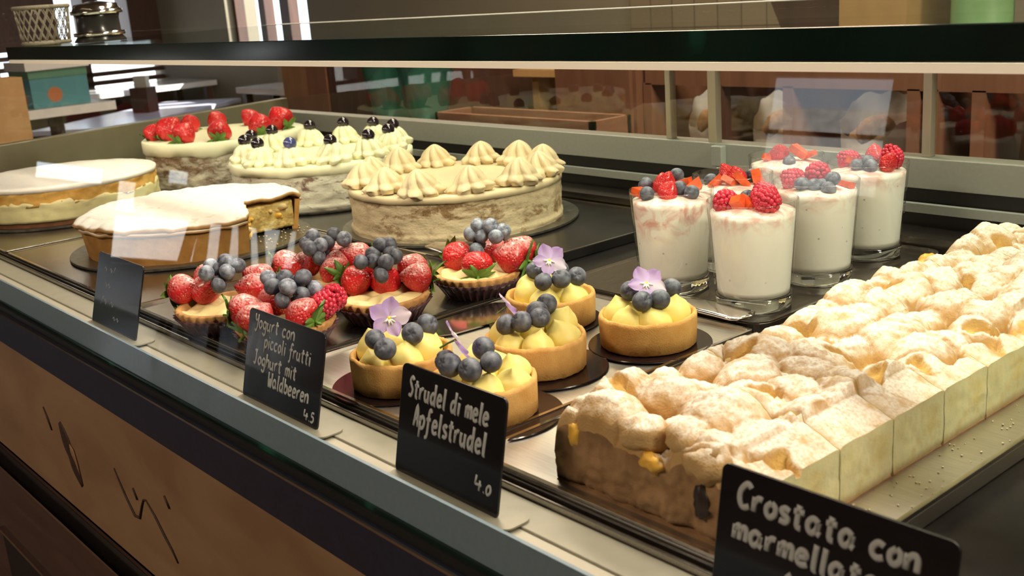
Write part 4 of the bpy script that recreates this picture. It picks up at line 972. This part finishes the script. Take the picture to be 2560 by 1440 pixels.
for k, (x, s_) in enumerate(((-2.10, 1), (-1.99, 1.1), (-1.88, .95), (-1.77, 1.0))):
    b = MB(); b.sphere((0, 0, .004), (.045*s_, .034, .030), 20, 12, lambda d: 1+.12*noise.noise(d*2+Vector((k, 0, 0))))
    o = b.build('bread_roll', m_bread, None, True, (x, 1.69, -.062)); tag(o, ['bread roll at the bottle end of the wooden crate', 'bread roll second from the bottle end of the crate', 'bread roll second from the cabinet end of the crate', 'bread roll at the cabinet end of the wooden crate'][k], 'bread', 'rolls in the wooden crate')
bk = 0
for (x, w_, lab) in ((-1.555, .055, 'paper bread sack with a round loaf in the shelf compartment by the cabinet'), (-1.37, .062, 'paper bread sack with a dark loaf in the middle shelf compartment'), (-1.15, .07, 'paper bread sack deep in the wide shelf compartment')):
    t = thing('bread_sack', lab, 'bread', (x, 1.90, -.085), 0, 'paper bread sacks on the shelf')
    def sk(i, j, w_=w_, bk=bk):
        a = 2*PI*i/40; s_ = j/12; r = w_*(1.0+.08*math.sin(5*a+bk)*s_+.05*noise.noise(Vector((math.cos(a)*2, math.sin(a)*2, s_*3+bk))))
        front = .5-.5*math.sin(a)
        return (r*math.cos(a), r*.75*math.sin(a), .135*s_*(1-.62*front**1.5)+.004*math.sin(9*a)*(s_ > .9))
    b = MB(); b.grid(40, 13, sk, cu=True); b.build('paper', m_paper, t)
    for q in range(3):
        b = MB(); b.sphere((0, 0, 0), (w_*.62, w_*.5, .038), 20, 12, lambda d: 1+.15*noise.noise(d*2+Vector((bk+q, 0, 0)))); b.build('loaf', m_bread, t, loc=(w_*.32*(q-1), -.004*q, .035+.024*(q % 2)))
    bk += 1
m_bottle = plain('green_bottle_glass', (.25, .62, .50), .03, trans=.9, ior=1.45)
for k, (x, lab) in enumerate(((-2.70, 'green glass carafe nearest the dark doorway'), (-2.52, 'green glass carafe nearest the wooden crate'))):
    t = thing('glass_carafe', lab, 'carafe', (x, 1.83, -.1), 0, 'green carafes on the back counter')
    b = MB(); b.lathe([(0, .003), (.045, .003), (.05, .01), (.062, .10), (.085, .22), (.088, .24), (.084, .24), (.058, .10), (.044, .012), (0, .010)], 48); b.build('carafe_glass', m_bottle, t)
    b = MB(); b.lathe([(.0885, .236), (.090, .240), (.0885, .244), (.086, .240), (.0885, .236)], 48); b.build('rim', m_bottle, t)
L_ = (-3.0, 2.3, -.9)
t = thing('wooden_wardrobe', 'dark reddish cabinet at the end of the back counter', 'cabinet', L_)
b = MB(); b.box(-3.45, -2.83, 1.9, 2.6, -.099, .16); ch_(b, 'cabinet_body', m_wallw, t, L_)
b = MB(); b.box(-3.44, -3.15, 1.885, 1.9, -.09, .15); ch_(b, 'door', m_brown, t, L_)
b = MB(); b.box(-3.13, -2.84, 1.885, 1.9, -.09, .15); ch_(b, 'door', m_wallw, t, L_)
# lit oak shelf edge leaning forward, tiled splashback, carton and green tin
L_ = (-2.2, 2.5, .03); t = thing('oak_ledge', 'narrow pale oak ledge in front of the tiled wall', 'shelf', L_)
b = MB(); b.box(-2.75, -1.95, 2.35, 2.62, .018, .040); ch_(b, 'ledge_board', m_oak, t, L_)
for x in (-2.70, -2.0):
    b = MB(); b.box(x-.015, x+.015, 2.40, 2.60, -.1, .018); ch_(b, 'bracket', m_oak, t, L_)
wallbox('wall_tiles', m_tile, (-2.8, -1.45, 2.97, 3.0, -.1, 1.4))
L_ = (-1.24, 2.0, .15); t = thing('wooden_hood', 'dark wooden hood with a sloping edge on the bread shelf', 'hood', L_)
b = MB(); b.prism([(-1.50, .151), (-1.20, .151), (-1.20, .62), (-1.28, .62)], 1.95, 2.2); b.v = [(x, z, y) for x, y, z in b.v]; ch_(b, 'hood_panel', m_wallw, t, L_)
L_ = (-1.11, 1.9, .15); m_card = plain('ochre_cardboard', (.42, .26, .085), .75, var=.06, scale=30); m_tin = plain('green_painted_tin', (.20, .38, .15), .35, var=.25, scale=12)
t = thing('cardboard_carton', 'ochre cardboard carton standing on the bread shelf', 'carton', L_)
b = MB(); b.box(-1.178, -1.043, 1.81, 2.0, .151, .62); ch_(b, 'carton_body', m_card, t, L_)
b = MB(); b.box(-1.178, -1.112, 1.81, 2.0, .62, .623); b.box(-1.109, -1.043, 1.81, 2.0, .62, .623); ch_(b, 'flap', m_card, t, L_)
L_ = (-.93, 1.9, .15); t = thing('green_tin', 'tall green tin next to the cardboard carton', 'tin', L_)
b = MB(); b.lathe([(0, .0015), (.05, .0015), (.051, .01), (.051, .40), (.046, .41), (0, .41)], 40); o = b.build('tin_body', m_tin, t); o.location = (-.005, -.03, 0)
b = MB(); b.lathe([(.047, .41), (.047, .43), (0, .432)], 40); o = b.build('lid', m_tin, t); o.location = (-.005, -.03, 0)
L_ = (-.80, 1.9, .15); t = thing('steel_canister', 'grey steel canister beside the green tin', 'canister', L_)
b = MB(); b.lathe([(0, .0015), (.055, .0015), (.056, .01), (.056, .36), (.05, .37), (0, .375)], 40); b.build('canister_body', m_alu, t)
b = MB(); b.lathe([(.052, .372), (.052, .385), (0, .39)], 40); b.build('lid', m_bright, t)
# on the glass shelf, far end: cane basket and chrome grinder
t = thing('cane_basket', 'pale lattice basket at the far end of the glass shelf', 'basket', (-2.022, .655, .2618))
t.scale = (.42, .42, .55)
m_cane = plain('pale_cane', (.30, .27, .19), .6, var=.15)
b = MB()
for k in range(22):
    for s_ in (1, -1):
        pts = []
        for q in range(9):
            u = q/8; a = 2*PI*(k/22)+s_*u*.55; r = .095+.012*u; pts.append((r*math.cos(a), r*math.sin(a), .012+.10*u))
        b.tube(pts, .0022, 5)
b.build('lattice', m_cane, t)
for z, r in ((.006, .094), (.116, .109)):
    b = MB(); b.tube([(r*math.cos(2*PI*k/40), r*math.sin(2*PI*k/40), z) for k in range(41)], .006, 8); b.build('rim', m_cane, t)
b = MB(); b.lathe([(0, .001), (.094, .001), (.094, .006), (0, .006)], 40); b.build('basket_base', m_cane, t)
t = thing('chrome_grinder', 'dark grinder with chrome bands on the glass shelf', 'grinder', (-1.885, .70, .2618))
t.scale = (1.15, 1.15, .55)
b = MB(); b.lathe([(0, .0005), (.036, .0005), (.037, .004), (.031, .02), (.030, .07), (.034, .095), (0, .095)], 40); b.build('body', plain('grinder_dark', (.03, .03, .027), .2), t)
for z in (.018, .082):
    b = MB(); b.lathe([(.030, z), (.0365, z), (.0365, z+.012), (.030, z+.012)], 40); b.build('band', m_bright, t)
b = MB(); b.lathe([(.034, .095), (.030, .112), (.008, .120), (0, .121)], 40); b.build('cap', m_bright, t)
# café tables and seats beyond the end of the case
m_pale = plain('pale_lilac_tabletop', (.60, .62, .76), .25)
def table(label, loc, rz, lx, ly, m, h=.70):
    t = thing('cafe_table', label, 'table', (loc[0], loc[1], -.9), rz, 'café tables by the windows')
    b = MB(); b.prism(rrect(-lx/2, lx/2, -ly/2, ly/2, .02), h-.025, h); o = b.build('tabletop', m, t, False); bev(o, .003)
    b = MB(); b.lathe([(.035, .02), (.03, .06), (.028, h-.06), (.06, h-.025)], 20); b.build('pedestal', m_wallw, t)
    b = MB(); b.lathe([(0, .0005), (.24, .0005), (.24, .012), (.05, .03), (0, .03)], 32); b.build('foot', m_wallw, t); return t
table('long café table with a pale lilac top beyond the case end', (-5.67, 2.27), math.radians(126), 1.25, .50, m_pale)
def holder(label, loc):
    t = thing('menu_holder', label, 'menu holder', loc, .5); b = MB(); b.box(-.055, .055, -.04, .04, 0, .13); b.build('block', m_wallw, t, False)
    b = MB(); b.box(-.04, .04, -.015, .015, .13, .19); b.build('cards', m_paper, t, False)
holder('dark menu block standing on the lilac café table', (-5.72, 2.30, -.199))
def bench(label, x, y0, y1, m, h, dx=.32):
    t = thing('window_bench', label, 'bench', (x, (y0+y1)/2, -.9), 0, 'benches along the windows'); l2 = (y1-y0)/2
    b = MB(); b.box(-dx/2, dx/2, -l2, l2, h-.03, h); b.build('seat', m, t, False)
    for sx in (-dx/2+.03, dx/2-.03):
        for sy in (-l2+.05, l2-.05):
            b = MB(); b.box(sx-.02, sx+.02, sy-.02, sy+.02, 0, h-.03); b.build('leg', m_wallw, t, False)
m_whitetop = plain('white_laminate', (.78, .77, .75), .10)
bench('white topped ledge table under the window band', -6.5, 1.75, 2.98, m_whitetop, .79, .5)
t = thing('pedestal_stand', 'narrow white topped stand beside the oak partition', 'stand', (-4.02, 1.285, -.9))
b = MB(); b.box(-.14, .14, -.17, .17, .885, .915); b.build('stand_top', m_whitetop, t, False)
b = MB(); b.lathe([(.03, .012), (.025, .05), (.025, .885)], 16); b.build('pedestal', m_wallw, t)
b = MB(); b.lathe([(0, .0005), (.16, .0005), (.16, .012), (0, .014)], 24); b.build('foot', m_wallw, t)
bench('white topped ledge table under the blind window', -4.85, 2.70, 2.96, m_whitetop, .79, 1.2)
t = thing('display_box', 'teal box with orange dots, green band and white lid on the narrow stand', 'box', (-4.02, 1.285, .015), .05)
m_teal = G('dotted_teal_card'); g = m_teal; v = g.voro(11); m_teal = g.done(g.mix(g.ramp(v, [(.25, 1), (.32, 0)]), (.08, .26, .30), (.45, .16, .06)), .5)
b = MB(); b.box(-.09, .09, -.10, .10, 0.001, .100); b.build('carton', m_teal, t, False); b = MB(); b.box(-.092, .092, -.102, .102, .100, .128); b.build('band', plain('green_card', (.10, .24, .16), .5), t, False)
b = MB(); b.box(-.10, .10, -.11, .11, .128, .158); b.build('lid', m_whitetop, t, False)
def stool(label, loc, rz):
    t = thing('bar_stool', label, 'stool', (loc[0], loc[1], -.9), rz, 'tall wooden bar stools'); b = MB(); b.prism(rrect(-.17, .17, -.17, .17, .05), .74, .775); b.build('seat', m_wallw, t, False)
    for sx, sy in ((-1, -1), (1, -1), (-1, 1), (1, 1)):
        b = MB(); b.tube([(sx*.21, sy*.21, .001), (sx*.12, sy*.12, .74)], [.018, .021], 8); b.build('leg', m_wallw, t)
    for sy in (-1, 1):
        b = MB(); b.tube([(-.185, sy*.185, .24), (.185, sy*.185, .24)], .012, 6); b.build('foot_rail', m_wallw, t)
    b = MB(); b.box(-.16, .16, .14, .16, .80, .98); b.build('backrest', m_wallw, t, False)
    for sx in (-.13, .13):
        b = MB(); b.box(sx-.012, sx+.012, .14, .16, .775, .82); b.build('back_post', m_wallw, t, False)
stool('tall wooden bar stool by the glazed door, side on', (-5.95, -2.25), .6); stool('tall wooden bar stool turned to the glazed door', (-5.6, -2.62), 2.2); stool('tall wooden bar stool at the near edge of the glazed door', (-5.3, -1.95), 1.3)
table('dark café table beyond the stools at the glazed door', (-6.5, -3.1), .3, .6, .6, m_wallw, .74)
for k, (x, y, lab) in enumerate(((-1.2, -1.6, 'added fill lamp over the customer side'), (-2.2, 1.75, 'added fill lamp over the back counter'), (-.35, 1.05, 'added fill lamp straight above the pastry case'), (1.5, .75, 'added fill lamp beyond the near end of the pastry case'))):
    t = thing('ceiling_fill_lamp', lab, 'lamp', (x, y, 1.75)); b = MB(); b.box(-.5, .5, -.17, .17, -.025, 0); b.build('housing', m_alu, t, False)  # housings that go with the added fill lights
sc.cycles.use_denoising = True; sc.cycles.max_bounces = 10; sc.cycles.transparent_max_bounces = 16; sc.cycles.transmission_bounces = 10; sc.cycles.glossy_bounces = 5; sc.cycles.caustics_reflective = False; sc.cycles.sample_clamp_indirect = 6
